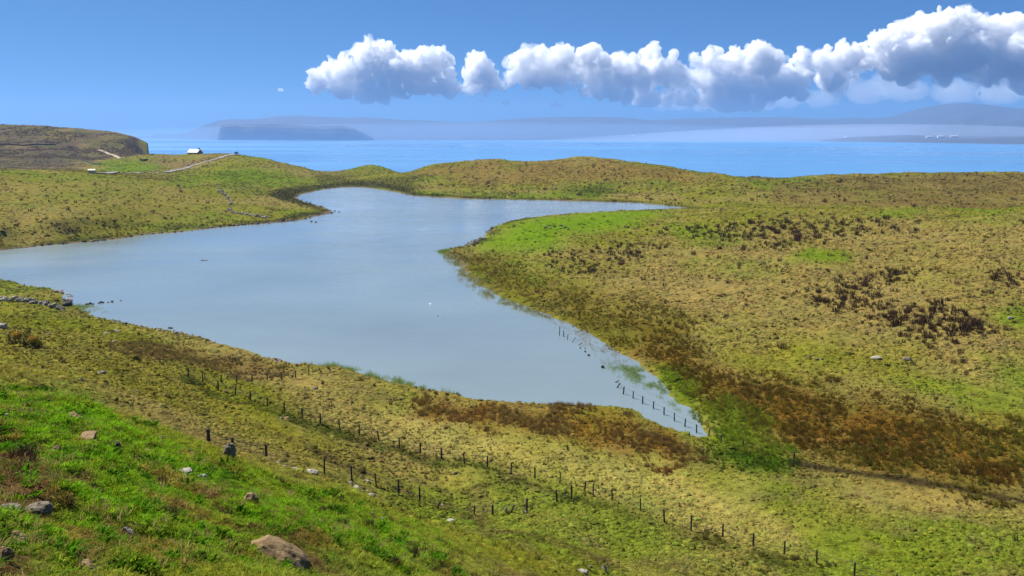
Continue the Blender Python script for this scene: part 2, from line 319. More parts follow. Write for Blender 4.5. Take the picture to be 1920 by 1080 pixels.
PATCH = dict(
    headland=[(-300, 225), (0, 233), (150, 240), (250, 256), (300, 284), (250, 292), (180, 300), (140, 318), (-300, 318)],
    valley=[(176, 318), (190, 306), (240, 300), (280, 300), (300, 312), (290, 321), (190, 321)],
    roadside=[(305, 322), (380, 306), (445, 293), (520, 300), (480, 318), (400, 326), (330, 327)],
    greenhill=[(330, 330), (400, 316), (470, 318), (540, 324), (600, 338), (605, 344), (530, 352), (440, 352), (360, 342)],
    heatherhill=[(230, 320), (250, 300), (310, 292), (400, 291), (430, 296), (380, 305), (300, 322)],
    point=[(885, 468), (915, 440), (940, 422), (1000, 409), (1100, 401), (1230, 395), (1230, 402), (1180, 420), (1090, 440), (1010, 470), (960, 478)],
    knoll=[(-200, 690), (0, 728), (140, 742), (260, 792), (380, 850), (520, 900), (640, 940), (740, 985), (830, 1030), (880, 1085), (-300, 1085)],
    slope_green=[(0, 590), (150, 600), (300, 640), (420, 690), (560, 760), (500, 800), (350, 700), (150, 620), (0, 615)],
    leftslope=[(-200, 610), (0, 592), (200, 612), (330, 650), (480, 730), (600, 800), (700, 880), (560, 860), (400, 800), (250, 740), (100, 715), (-200, 700)],
    dirt=[(-60, 850), (60, 848), (100, 880), (100, 930), (130, 950), (60, 975), (-60, 985)],
    bog=[(850, 474), (900, 478), (960, 500), (1040, 540), (1180, 560), (1280, 590), (1300, 650), (1370, 700), (1560, 730), (1740, 770), (1920, 800), (2100, 840), (2100, 960), (1920, 938), (1750, 905), (1500, 862), (1430, 800), (1320, 740), (1240, 690), (1150, 635), (1040, 585), (930, 545), (880, 505)],
    bogdark=[(1180, 650), (1280, 660), (1400, 720), (1560, 740), (1750, 790), (1900, 800), (1900, 900), (1700, 880), (1500, 850), (1420, 790), (1300, 720)],
    reedmeadow=[(1215, 690), (1270, 690), (1330, 735), (1420, 790), (1480, 845), (1440, 860), (1345, 830), (1320, 790), (1270, 740)],
    darkgreen=[(1315, 842), (1390, 840), (1490, 864), (1485, 876), (1400, 872), (1335, 856)],
    stream=[(1480, 862), (1600, 880), (1780, 905), (1940, 940), (1940, 952), (1770, 918), (1590, 890), (1480, 872)],
    nearrush=[(790, 752), (900, 760), (1050, 768), (1150, 775), (1230, 812), (1300, 850), (1260, 872), (1180, 850), (1080, 836), (960, 812), (860, 796), (800, 775)],
    leftrush=[(210, 650), (330, 645), (420, 660), (520, 682), (560, 700), (520, 715), (400, 702), (330, 690), (240, 672)],
    bank=[(450, 420), (520, 410), (560, 398), (600, 396), (560, 384), (520, 374), (500, 366), (520, 355), (560, 350), (605, 346), (640, 342), (700, 340), (760, 350), (780, 364), (720, 352), (650, 348), (600, 355), (565, 366), (562, 374), (590, 384), (622, 396), (600, 405), (540, 416)],
    shorebank=[(-200, 479), (0, 462), (130, 449), (260, 433), (400, 419), (460, 413), (460, 421), (400, 427), (260, 441), (130, 456), (0, 469), (-200, 487)],
    ridgebank=[(755, 362), (830, 366), (900, 369), (1040, 372), (1180, 376), (1260, 383), (1260, 387), (1180, 380), (1040, 376), (900, 373), (830, 370), (755, 366)],
    saddle=[(590, 324), (640, 328), (700, 338), (790, 330), (800, 345), (780, 362), (700, 348), (620, 348), (590, 340)],
    ridge=[(800, 318), (900, 304), (1000, 306), (1150, 302), (1250, 315), (1350, 330), (1300, 345), (1150, 335), (1000, 345), (850, 345)],
    ridgegreen=[(1040, 370), (1060, 356), (1120, 345), (1160, 348), (1150, 362), (1090, 372)],
    shoregreen=[(760, 366), (840, 362), (960, 366), (1000, 372), (900, 372), (800, 368)],
    brow=[(1440, 345), (1600, 330), (1920, 326), (2200, 326), (2200, 385), (1920, 388), (1600, 386), (1450, 380)],
    knob=[(1480, 482), (1520, 470), (1580, 472), (1600, 484), (1540, 494)],
    knob2=[(1640, 395), (1720, 393), (1720, 404), (1660, 408)],
    eastgreen=[(1860, 600), (1900, 580), (2000, 575), (2000, 620), (1900, 615)],
    meadow=[(1330, 660), (1500, 640), (1720, 660), (1720, 700), (1500, 700), (1380, 690)],
    nearpale=[(600, 768), (760, 790), (900, 815), (1050, 848), (1250, 888), (1400, 930), (1480, 1000), (1350, 982), (1200, 945), (1000, 890), (800, 838), (640, 800)],
    righthill=[(980, 500), (1150, 470), (1350, 450), (1500, 402), (1920, 402), (2200, 405), (2200, 640), (1920, 640), (1700, 640), (1500, 600), (1300, 600), (1120, 540)],
    lefthill=[(-300, 335), (150, 330), (330, 345), (400, 380), (400, 415), (250, 430), (0, 455), (-300, 480)],
    fenceline=[(340, 700), (560, 785), (760, 842), (1000, 905), (1200, 965), (1400, 1025), (1560, 1075), (1520, 1080), (1380, 1032), (1180, 972), (990, 912), (750, 850), (550, 795), (340, 712)],
    track=[(480, 795), (620, 850), (760, 915), (900, 965), (1060, 1020), (1160, 1068), (1130, 1072), (1000, 1010), (860, 960), (740, 918), (600, 860), (480, 805)],
)
paint(PATCH['headland'], (.190, .130, .070), 0.95, patchy=0.25); paint(PATCH['headland'], (.085, .062, .050), 0.8, patchy=1.0, seed=11); paint(PATCH['headland'], (.085, .092, .020), 0.5, patchy=1.0, seed=19)
paint([(-300, 262), (0, 262), (90, 268), (150, 285), (120, 318), (-300, 318)], (.075, .062, .042), 0.8, patchy=0.9, seed=14)
paint([(222, 262), (256, 259), (284, 271), (301, 288), (262, 289), (238, 276)], (.036, .029, .031), 0.97, feather=.003, rough=.012, patchy=0.2, seed=16)
paint(PATCH['righthill'], (.205, .150, .050), 0.62, feather=.05, patchy=.35, seed=27); paint(PATCH['lefthill'], (.180, .145, .036), 0.6, feather=.04, patchy=.4, seed=28)
paint(PATCH['heatherhill'], (.15, .11, .045), 0.9, patchy=0.3)
paint(PATCH['valley'], GREEN, 0.95)
paint(PATCH['roadside'], OLIVE, 0.8)
paint(PATCH['greenhill'], (.105, .148, .003), 0.95, feather=.03)
paint(PATCH['saddle'], SEDGE, 0.7, patchy=0.5)
paint(PATCH['ridge'], (.160, .108, .026), 0.85, patchy=0.3)
paint(PATCH['ridgegreen'], (.055, .080, .006), 0.9, patchy=.4)
paint(PATCH['shoregreen'], GREEN, 0.8)
paint(PATCH['brow'], (.128, .094, .026), 0.92, feather=.006, rough=.01, patchy=0.3)
paint(PATCH['point'], (.098, .172, .002), 0.95, feather=.03)
paint(PATCH['meadow'], (.142, .148, .005), 0.7, feather=.03)
paint(PATCH['knob'], GREEN, 0.9); paint(PATCH['knob2'], GREEN, 0.8); paint(PATCH['eastgreen'], GREEN, 0.8)
paint(PATCH['leftslope'], (.150, .142, .012), 0.85, feather=.04, patchy=.35, seed=24)
paint(PATCH['slope_green'], (.122, .135, .005), 0.8, feather=.03)
paint(PATCH['nearpale'], (.265, .225, .060), 0.9, feather=.03, patchy=.2)
paint(PATCH['bog'], (.082, .062, .007), 0.9, feather=.03, patchy=0.35)
paint(PATCH['bogdark'], BOG, 0.75, feather=.03, patchy=0.5, seed=8)
paint(PATCH['reedmeadow'], (.080, .125, .003), 0.95)
paint(PATCH['darkgreen'], (.030, .065, .002), 0.95)
paint(PATCH['stream'], (.030, .022, .010), 0.9, feather=.002, rough=.004)
paint(PATCH['nearrush'], BOG, 0.8, patchy=.3); paint(PATCH['leftrush'], (.14, .095, .03), 0.8, patchy=.4)
paint(PATCH['bank'], SEDGE, 0.95, feather=.006, rough=.012)
paint(PATCH['shorebank'], (.055, .060, .010), 0.85, feather=.004, rough=.02, patchy=.5); paint(PATCH['ridgebank'], SEDGE, 0.8, feather=.004, rough=.01, patchy=.4)
paint(PATCH['fenceline'], (.045, .055, .006), 0.9, feather=.005, rough=.012, patchy=.4)
paint(PATCH['track'], (.075, .058, .016), 0.85, feather=.006, rough=.02, patchy=.6)
paint(PATCH['knoll'], BRIGHT, 0.92, feather=.07, rough=.07, patchy=0.35)
kn = in_patch(pxpoly(PATCH['knoll']), GX.ravel(), GY.ravel(), .02, .03).reshape(GX.shape)
dm = (kn * sstep(0.60, 0.72, fbm(GX / 1.6, GY / 1.6, 4, 88)) * 0.8)[..., None]
C = C * (1 - dm) + np.array((.150, .095, .022)) * dm
SCARS = [PATCH['dirt'], [(282, 945), (335, 938), (350, 975), (312, 992)], [(-30, 828), (70, 834), (66, 862), (-30, 872)], [(146, 1012), (230, 1000), (244, 1030), (160, 1042)], [(470, 1000), (560, 1000), (640, 1070), (590, 1082), (520, 1050)], [(120, 880), (190, 886), (176, 906), (120, 900)], [(380, 905), (430, 900), (440, 925), (390, 930)], [(-30, 1030), (60, 1020), (80, 1060), (-30, 1082)]]
for q_ in SCARS: paint(q_, DIRT, 0.95, patchy=0.5)
rk = (ROCKY * sstep(0.35, 0.6, fbm(GX / 8, GY / 8, 3, 99)) * 0.95)[..., None]
C = C * (1 - rk) + np.array((.075, .055, .055)) * rk
shore_dark = (np.exp(-((SDF - 2.2) / 2.2) ** 2) * sstep(0.42, 0.6, fbm(GX / 9, GY / 9, 3, 91)) * sstep(120, 220, GY))[..., None] * 0.8
C = C * (1 - shore_dark) + np.array(SEDGE) * shore_dark
beach = (np.exp(-((SDF - 0.2) / 0.7) ** 2) * sstep(180, 240, GY) * 0.8)[..., None]
C = C * (1 - beach) + np.array((.17, .12, .10)) * beach

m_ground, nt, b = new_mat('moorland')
attr = N(nt, 'ShaderNodeAttribute', attribute_name='cover')
pos = N(nt, 'ShaderNodeNewGeometry').outputs['Position']
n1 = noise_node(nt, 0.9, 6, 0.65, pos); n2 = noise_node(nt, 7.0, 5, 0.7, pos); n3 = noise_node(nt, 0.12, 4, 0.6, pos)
r1 = ramp(nt, n1.outputs[0], [(0.32, (.32, .30, .26)), (0.46, (.88, .88, .88)), (0.72, (1.30, 1.27, 1.2))])  # dark end deepened to paint in the shade of gaps between tussocks
r2 = ramp(nt, n2.outputs[0], [(0.32, (.40, .38, .34)), (0.5, (1, 1, 1)), (0.7, (1.4, 1.35, 1.3))])
r3 = ramp(nt, n3.outputs[0], [(0.35, (.88, .95, .9)), (0.65, (1.12, 1.05, 1.0))])
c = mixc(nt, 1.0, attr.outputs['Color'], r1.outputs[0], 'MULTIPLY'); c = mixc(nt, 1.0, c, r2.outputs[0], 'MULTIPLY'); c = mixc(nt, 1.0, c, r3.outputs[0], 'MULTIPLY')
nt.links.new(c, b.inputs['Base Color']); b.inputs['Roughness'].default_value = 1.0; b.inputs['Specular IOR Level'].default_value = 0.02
bp = N(nt, 'ShaderNodeBump'); bp.inputs['Strength'].default_value = 0.9; bp.inputs['Distance'].default_value = 0.35
nt.links.new(n1.outputs[0], bp.inputs['Height'])
bp2 = N(nt, 'ShaderNodeBump'); bp2.inputs['Strength'].default_value = 0.8; bp2.inputs['Distance'].default_value = 0.06
nt.links.new(n2.outputs[0], bp2.inputs['Height']); nt.links.new(bp.outputs[0], bp2.inputs['Normal']); nt.links.new(bp2.outputs[0], b.inputs['Normal'])

idx = np.arange(NA * NB).reshape(NB, NA)
Q = np.stack([idx[:-1, :-1], idx[:-1, 1:], idx[1:, 1:], idx[1:, :-1]], -1).reshape(-1, 4)
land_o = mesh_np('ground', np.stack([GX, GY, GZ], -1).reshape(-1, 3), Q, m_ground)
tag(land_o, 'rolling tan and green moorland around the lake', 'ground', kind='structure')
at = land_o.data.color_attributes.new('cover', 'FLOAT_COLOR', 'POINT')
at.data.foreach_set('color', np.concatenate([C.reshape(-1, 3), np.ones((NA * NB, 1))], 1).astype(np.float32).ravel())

# ------------------------------------------------------------------ lake and sea
def water(name, deep, rough, bumps, tint=None):
    m, nt, b = new_mat(name)
    pos = N(nt, 'ShaderNodeNewGeometry').outputs['Position']
    b.inputs['Roughness'].default_value = rough; b.inputs['IOR'].default_value = 1.33
    nl = noise_node(nt, bumps[0][3], 4, 0.5, pos)
    r = ramp(nt, nl.outputs[0], [(0.3, [v * 0.88 for v in deep]), (0.7, [v * 1.1 for v in deep])]); nt.links.new(r.outputs[0], b.inputs['Base Color'])
    wm = N(nt, 'ShaderNodeMapping'); wm.inputs['Scale'].default_value = (0.35, 1, 1); nt.links.new(pos, wm.inputs[0])
    wn_ = noise_node(nt, bumps[0][3] * 1.6, 5, 0.6, wm.outputs[0], 0.8); wr = ramp(nt, wn_.outputs[0], [(0.38, (rough * .45,) * 3), (0.62, (rough * 1.9,) * 3)]); nt.links.new(wr.outputs[0], b.inputs['Roughness'])
    prev = None
    for sc, st, di, _ in bumps:
        mp = N(nt, 'ShaderNodeMapping'); mp.inputs['Scale'].default_value = (0.45, 1, 1); nt.links.new(pos, mp.inputs[0])
        n = noise_node(nt, sc, 3, 0.6, mp.outputs[0]); bp = N(nt, 'ShaderNodeBump'); bp.inputs['Strength'].default_value = st; bp.inputs['Distance'].default_value = di
        nt.links.new(n.outputs[0], bp.inputs['Height'])
        if prev: nt.links.new(prev, bp.inputs['Normal'])
        prev = bp.outputs[0]
    nt.links.new(prev, b.inputs['Normal'])
    return m
m_lake = water('lake_water', (.165, .212, .222), 0.12, [(0.9, 0.7, 0.07, 0.02), (3.5, 0.5, 0.018, 0)])
m_sea = water('sea_water', (.075, .215, .42), 0.3, [(0.02, 0.5, 1.2, 0.0006), (0.15, 0.5, 0.25, 0)])
ri, rj = np.arange(0, NB, 3), np.arange(0, NA, 3)
sub = SDF[np.ix_(ri, rj)]; sx, sy = GX[np.ix_(ri, rj)], GY[np.ix_(ri, rj)]
keep = (np.minimum.reduce([sub[:-1, :-1], sub[:-1, 1:], sub[1:, 1:], sub[1:, :-1]]) < 2.0)
ix = np.arange(sub.size).reshape(sub.shape)
q = np.stack([ix[:-1, :-1], ix[:-1, 1:], ix[1:, 1:], ix[1:, :-1]], -1)[keep]
used, inv = np.unique(q, return_inverse=True)
V = np.stack([sx, sy, np.full_like(sx, LAKE_Z)], -1).reshape(-1, 3)[used]
tag(mesh_np('lake', V, inv.reshape(-1, 4), m_lake), 'still pale blue lake lying between grassy hills', 'lake', kind='structure')
sea = mesh_np('sea', [(-16000, 300, 0), (16000, 300, 0), (16000, 16500, 0), (-16000, 16500, 0)], [(0, 1, 2, 3)], m_sea)
tag(sea, 'bright blue sea between the moor and the far coast', 'sea', kind='structure')

# ------------------------------------------------------------------ far coast with its hills
def hills(name, label, prof, coast_y, d_ridge, nx=420, ny=44, seed=1, depth=2500, power=0.8, cliff=0.0, mat=None):
    prof = np.array(prof, float); px = np.linspace(prof[0, 0], prof[-1, 0], nx)
    ry = np.interp(px, prof[:, 0], prof[:, 1])
    cy_ = np.interp(px, [p[0] for p in coast_y], [p[1] for p in coast_y])
    V = []
    for i in range(nx):
        xr, yr, zr = ray(px[i], cy_[i]); dc = -CAM_Z / zr * yr                        # coast where the sight line meets the sea
        dr = max(float(np.interp(px[i], [p[0] for p in d_ridge], [p[1] for p in d_ridge])), dc + 350)
        X, Y, Z = at_d(px[i], ry[i], dr); Z = max(Z, 4.0)
        slope_x = xr / yr
        for j in range(ny):
            t = j / (ny - 4)
            if t <= 1:
                d = dc + (dr - dc) * t; h = Z * (cliff + (1 - cliff) * t ** power if t > 0 else 0)
                if t > 0: h *= 1 + 0.22 * math.sin(math.pi * t) * (mnoise.fractal(Vector((slope_x * 40, t * 5, seed)), 1, 2, 4))
            else:
                d = dr + depth * (t - 1) * (ny - 4) / 3; h = Z * (1 - (t - 1) * (ny - 4) / 3 * 1.02)
            V.append((slope_x * d, d, h - (6 if j == 0 else 0)))
    ix = np.arange(nx * ny).reshape(nx, ny)
    q = np.stack([ix[:-1, :-1], ix[1:, :-1], ix[1:, 1:], ix[:-1, 1:]], -1).reshape(-1, 4)
    return tag(mesh_np(name, V, q, mat), label, 'hills', kind='structure')
m_far, nt, b = new_mat('far_hills')
pos = N(nt, 'ShaderNodeNewGeometry').outputs['Position']
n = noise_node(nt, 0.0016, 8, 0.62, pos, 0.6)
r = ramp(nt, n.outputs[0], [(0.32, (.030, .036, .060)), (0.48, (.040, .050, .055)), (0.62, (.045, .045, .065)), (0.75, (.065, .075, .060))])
nt.links.new(r.outputs[0], b.inputs['Base Color']); b.inputs['Roughness'].default_value = 1.0
RIDGE = [(-500, 250), (100, 254), (270, 256), (284, 254), (302, 250), (318, 253), (345, 249), (362, 244), (380, 237), (410, 226), (440, 223), (470, 224), (500, 221), (530, 217.5), (560, 216.5), (600, 219), (650, 221), (680, 220), (720, 222), (760, 225), (800, 226), (860, 229),
         (900, 228), (960, 223), (1000, 220.5), (1060, 219), (1130, 219), (1180, 221), (1220, 225.5), (1250, 224), (1300, 221), (1400, 220), (1460, 220), (1520, 222), (1560, 223), (1640, 222), (1664, 220), (1690, 211), (1720, 203), (1760, 196), (1800, 192.5), (1840, 195.5), (1880, 201), (1920, 204), (2050, 214), (2300, 225)]
COASTY = [(-500, 259), (300, 260), (420, 262.5), (1400, 263.5), (1600, 266), (1750, 268), (1920, 270.5), (2300, 274)]
hills('far_hills', 'long blue hazy hills along the far coast', RIDGE, COASTY, [(-500, 11500), (350, 12000), (600, 13200), (1400, 13600), (1640, 13200), (1800, 12000), (2300, 12000)], mat=m_far, seed=3, power=2.0)
hills('far_headland', 'dark blue sheer headland in front of the far hills', [(408, 258), (413, 240), (418, 232.5), (470, 232), (520, 233), (560, 235), (600, 237), (640, 235.5), (665, 240), (690, 252), (700, 258)], [(400, 262.6), (720, 262.8)],
      [(400, 9000), (720, 9100)], nx=120, ny=14, cliff=0.75, depth=900, mat=m_far, seed=9)
hills('low_hill', 'low dark wooded coastal rise below the round mountain', [(1540, 262), (1600, 257), (1700, 253), (1800, 255), (1860, 255.5), (1950, 254), (2100, 253), (2300, 256)], [(1500, 265.2), (1600, 266.3), (1750, 268.3), (1920, 270.8), (2300, 274.3)],
      [(1500, 8000), (2300, 7400)], nx=120, ny=14, power=0.6, depth=900, mat=m_far, seed=12)
hills('far_hills', 'pale farther hills rising just over the long ridge', [(1400, 226), (1430, 221), (1470, 218.5), (1505, 222), (1540, 224), (1570, 221.5), (1600, 220), (1630, 222), (1660, 226)], [(1400, 256), (1660, 256)],
      [(1400, 15500), (1660, 15500)], nx=80, ny=12, depth=600, mat=m_far, seed=15)

# ------------------------------------------------------------------ clouds: heaped balls, fused and broken into billows, filled with scattering vapour
m_cloud = bpy.data.materials.new('cloud_vapour'); m_cloud.use_nodes = True
nt = m_cloud.node_tree; nt.nodes.remove(nt.nodes['Principled BSDF'])
pv = N(nt, 'ShaderNodeVolumePrincipled'); pv.inputs['Color'].default_value = (.999, .999, .999, 1); pv.inputs['Density'].default_value = 0.0105; pv.inputs['Anisotropy'].default_value = 0.15
nt.links.new(pv.outputs[0], nt.nodes['Material Output'].inputs['Volume'])
CLOUD_D = 24000.0
m_wisp = m_cloud.copy(); m_wisp.name = 'cloud_wisp_vapour'; m_wisp.node_tree.nodes['Principled Volume'].inputs['Density'].default_value = 0.0022
def vnoise3(p, seed=0):
    i = np.floor(p); f = p - i; f = f * f * f * (f * (f * 6 - 15) + 10); i = i.astype(np.int64)
    def h(dx, dy, dz):
        return _hash(i[:, 0] + dx + 57 * (i[:, 2] + dz), i[:, 1] + dy - 113 * (i[:, 2] + dz), seed)
    x0 = h(0, 0, 0) * (1 - f[:, 0]) + h(1, 0, 0) * f[:, 0]; x1 = h(0, 1, 0) * (1 - f[:, 0]) + h(1, 1, 0) * f[:, 0]
    x2 = h(0, 0, 1) * (1 - f[:, 0]) + h(1, 0, 1) * f[:, 0]; x3 = h(0, 1, 1) * (1 - f[:, 0]) + h(1, 1, 1) * f[:, 0]
    return (x0 * (1 - f[:, 1]) + x1 * f[:, 1]) * (1 - f[:, 2]) + (x2 * (1 - f[:, 1]) + x3 * f[:, 1]) * f[:, 2]
_ico = bmesh.new(); bmesh.ops.create_icosphere(_ico, subdivisions=2, radius=1.0)
ICO_V = np.array([v.co[:] for v in _ico.verts]); ICO_F = np.array([[v.index for v in f.verts] for f in _ico.faces]); _ico.free()
def cloud(label, balls, seed, d0=CLOUD_D, vox=22.0, amp=1.0, flat=1.0, mat=None, kids=9, grand=5, wisp=False):
    rnd = random.Random(seed); k = d0 / F_PX; S = []
    def bud(c, r, n, lv):
        S.append((c, r))
        if lv == 0: return
        for _ in range(n):
            th = rnd.uniform(0, 6.283); cz = rnd.uniform(-0.35, 1.0); sz = math.sqrt(1 - cz * cz)
            e = r * rnd.uniform(0.75, 1.0); rr = r * rnd.uniform(0.28, 0.50)
            bud((c[0] + sz * math.cos(th) * e, c[1] + sz * math.sin(th) * e, c[2] + cz * e * flat), rr, grand, lv - 1)
    for (px, py, r) in balls:
        bud(at_d(px, py, d0 + rnd.uniform(-1, 1) * r * k * 0.8), r * k * 1.0, kids, 2)
    Vs = np.concatenate([ICO_V * np.array((r, r, r * flat)) + np.array(c) for c, r in S]); Fs = np.concatenate([ICO_F + i * len(ICO_V) for i in range(len(S))])
    o = mesh_np('cloud', Vs, Fs)
    me = o.data; md = o.modifiers.new('fuse', 'REMESH'); md.mode = 'VOXEL'; md.voxel_size = vox
    dg = bpy.context.evaluated_depsgraph_get(); me2 = bpy.data.meshes.new_from_object(o.evaluated_get(dg)); o.modifiers.clear()
    o.data = me2; bpy.data.meshes.remove(me)
    n = len(me2.vertices); V = np.empty(n * 3, np.float32); me2.vertices.foreach_get('co', V); V = V.reshape(-1, 3).astype(float)
    Nn = np.empty(n * 3, np.float32); me2.vertices.foreach_get('normal', Nn); Nn = Nn.reshape(-1, 3)
    off = 0.0
    for q_, (wl_, am) in enumerate(((620.0, 110.0), (260.0, 105.0), (120.0, 88.0), (62.0, 58.0))):
        off = off + am * (vnoise3(V / wl_ + seed * 3.7, seed + q_) * 2 - 1)
    V = V + Nn * (off * amp)[:, None]
    me2.vertices.foreach_set('co', V.astype(np.float32).ravel()); me2.update()
    me2.materials.clear(); me2.materials.append(mat or m_cloud)
    if wisp:                                          # torn, thinner vapour around the billows
        Vs = np.concatenate([ICO_V * np.array((r * 1.22, r * 1.22, r * 1.12 * flat)) + np.array(c) - np.array((0, 0, r * .12)) for c, r in S if r > 9 * k])
        w_ = mesh_np('wisp', Vs, np.concatenate([ICO_F + i * len(ICO_V) for i in range(len(Vs) // len(ICO_V))])); md = w_.modifiers.new('fuse', 'REMESH'); md.mode = 'VOXEL'; md.voxel_size = vox * 1.5
        dg = bpy.context.evaluated_depsgraph_get(); me3 = bpy.data.meshes.new_from_object(w_.evaluated_get(dg)); w_.modifiers.clear(); w_.data = me3
        n = len(me3.vertices); V = np.empty(n * 3, np.float32); me3.vertices.foreach_get('co', V); V = V.reshape(-1, 3).astype(float); Nn = np.empty(n * 3, np.float32); me3.vertices.foreach_get('normal', Nn); Nn = Nn.reshape(-1, 3); off = 0.0
        for q_, (wl_, am) in enumerate(((800.0, 170.0), (330.0, 120.0), (150.0, 80.0), (75.0, 40.0))): off = off + am * (vnoise3(V * np.array((1, 1, 1.4)) / wl_ + seed * 5.3, seed + 9 + q_) * 2 - 1.1)
        me3.vertices.foreach_set('co', (V + Nn * off[:, None]).astype(np.float32).ravel()); me3.update(); me3.materials.clear(); me3.materials.append(m_wisp); w_.parent = o
    return tag(o, label, 'cloud', 'cumulus clouds in a line over the far coast')
cloud('cumulus cloud with one tall tower, detached at the end of the cloud line', [(590, 155, 16), (622, 138, 24), (652, 128, 22), (690, 100, 24), (718, 112, 30), (690, 128, 32), (735, 132, 30), (772, 130, 32), (800, 122, 28), (826, 114, 20), (780, 150, 28), (830, 150, 26), (650, 150, 24), (705, 158, 26), (640, 172, 16), (690, 178, 14), (720, 176, 16), (745, 152, 28), (815, 166, 16), (845, 162, 16)], 1, wisp=True)
cloud('small narrow upright cumulus cloud with a rounded knob on top', [(897, 118, 18), (906, 138, 22), (888, 158, 18), (912, 160, 18), (908, 178, 10), (875, 166, 12)], 2, wisp=True)
cloud('compact domed cumulus cloud with a flat grey base', [(990, 108, 20), (1015, 102, 18), (1050, 112, 24), (1020, 128, 28), (985, 134, 24), (958, 145, 13), (1040, 143, 22), (1000, 148, 16), (1065, 130, 12), (938, 152, 9)], 3, wisp=True)
cloud('lumpy cumulus cloud with two small turrets beside the domed cloud', [(1105, 110, 18), (1110, 138, 24), (1140, 125, 20), (1160, 112, 12), (1180, 138, 26), (1220, 106, 18), (1225, 132, 26), (1255, 130, 22), (1258, 148, 22), (1200, 150, 20), (1280, 148, 20), (1150, 152, 18), (1085, 150, 12)], 4, wisp=True)
cloud('low ragged strip of cloud beneath the turreted cumulus', [(1092, 172, 10), (1110, 171, 13), (1130, 174, 16), (1152, 177, 17), (1175, 180, 17), (1200, 184, 18), (1225, 185, 18), (1250, 184, 18), (1272, 182, 16), (1295, 186, 16), (1320, 190, 16), (1345, 193, 16), (1370, 195, 16), (1395, 196, 15), (1420, 196, 13)], 5, amp=0.45)
cloud('broad cumulus cloud with a leaning tower above ragged lower puffs', [(1300, 112, 10), (1330, 118, 20), (1370, 122, 26), (1420, 102, 26), (1442, 116, 24), (1400, 138, 34), (1340, 148, 32), (1310, 150, 20), (1450, 150, 26), (1385, 168, 24), (1440, 174, 22), (1480, 166, 18), (1340, 182, 18), (1500, 178, 14)], 6, wisp=True)
cloud('largest towering cumulus cloud, heaped above the round mountain', [(1505, 112, 16), (1502, 142, 20), (1545, 118, 24), (1580, 108, 24), (1620, 112, 24), (1560, 146, 26), (1652, 78, 20), (1690, 82, 26), (1722, 62, 26), (1760, 52, 28), (1800, 42, 26), (1832, 62, 30), (1880, 62, 28), (1922, 60, 30), (1975, 80, 40), (1700, 112, 34), (1752, 100, 40), (1812, 100, 40), (1872, 112, 40), (1922, 110, 40), (1665, 125, 22), (1700, 138, 24), (1770, 136, 24), (1850, 134, 28), (1922, 140, 28), (1990, 120, 46), (2060, 130, 50), (2140, 140, 50)], 7, wisp=True)
cloud('tiny wisp of cloud floating alone over the pale hills', [(945, 194, 4), (951, 193, 5)], 8, vox=14, amp=0.25)
cloud('tiny flat puff of cloud over the long ridge', [(1037, 197, 4), (1046, 197, 5), (1052, 198, 3)], 9, vox=14, amp=0.25)
cloud('faint tiny puff of cloud left alone in the clear sky', [(524, 169, 3), (529, 169, 3)], 10, vox=14, amp=0.2)
m_layer = m_cloud.copy(); m_layer.name = 'cloud_layer_vapour'
m_layer.node_tree.nodes['Principled Volume'].inputs['Density'].default_value = 0.0005
cloud('thin grey blue sheet of cloud under the towering cumulus', [(1240, 198, 20), (1275, 198, 22), (1310, 197, 24), (1350, 196, 25), (1390, 195, 26), (1435, 193, 28), (1480, 190, 30), (1540, 184, 34), (1620, 174, 38), (1700, 170, 40), (1790, 172, 42), (1880, 172, 44), (1970, 175, 46), (2080, 178, 46), (1580, 150, 30), (1660, 150, 30)], 11, d0=28500.0, vox=60, amp=0.7, flat=0.6, mat=m_layer, kids=3, grand=0)

#SECTION_PLANTS
# ------------------------------------------------------------------ blades, tufts and their scattering
def blade_mat(name, trans=0.30, var=0.25, own=None):
    """leaf blades: colour from the tint each copy carries, or `own` for single clumps; half seen through when lit from behind"""
    m = bpy.data.materials.new(name); m.use_nodes = True; nt = m.node_tree; b = nt.nodes['Principled BSDF']; outn = nt.nodes['Material Output']
    if own is None:
        col = N(nt, 'ShaderNodeAttribute', attribute_type='INSTANCER', attribute_name='tint').outputs['Color']
    else:
        oi = N(nt, 'ShaderNodeObjectInfo'); col = ramp(nt, oi.outputs['Random'], [(0.0, [c * 0.75 for c in own]), (0.5, own), (1.0, [own[0] * 1.35, own[1] * 1.25, own[2] * 1.1])]).outputs[0]
    g = N(nt, 'ShaderNodeNewGeometry'); r = ramp(nt, g.outputs['Random Per Island'], [(0.0, (1 - var,) * 3), (1.0, (1 + var, 1 + var * 0.9, 1 + var * 0.7))])
    c = mixc(nt, 1.0, col, r.outputs[0], 'MULTIPLY')
    nt.links.new(c, b.inputs['Base Color']); b.inputs['Roughness'].default_value = 0.7; b.inputs['Specular IOR Level'].default_value = 0.03
    tr = N(nt, 'ShaderNodeBsdfTranslucent'); nt.links.new(c, tr.inputs['Color'])
    mx = N(nt, 'ShaderNodeMixShader'); mx.inputs[0].default_value = trans
    nt.links.new(b.outputs[0], mx.inputs[1]); nt.links.new(tr.outputs[0], mx.inputs[2]); nt.links.new(mx.outputs[0], outn.inputs['Surface'])
    return m
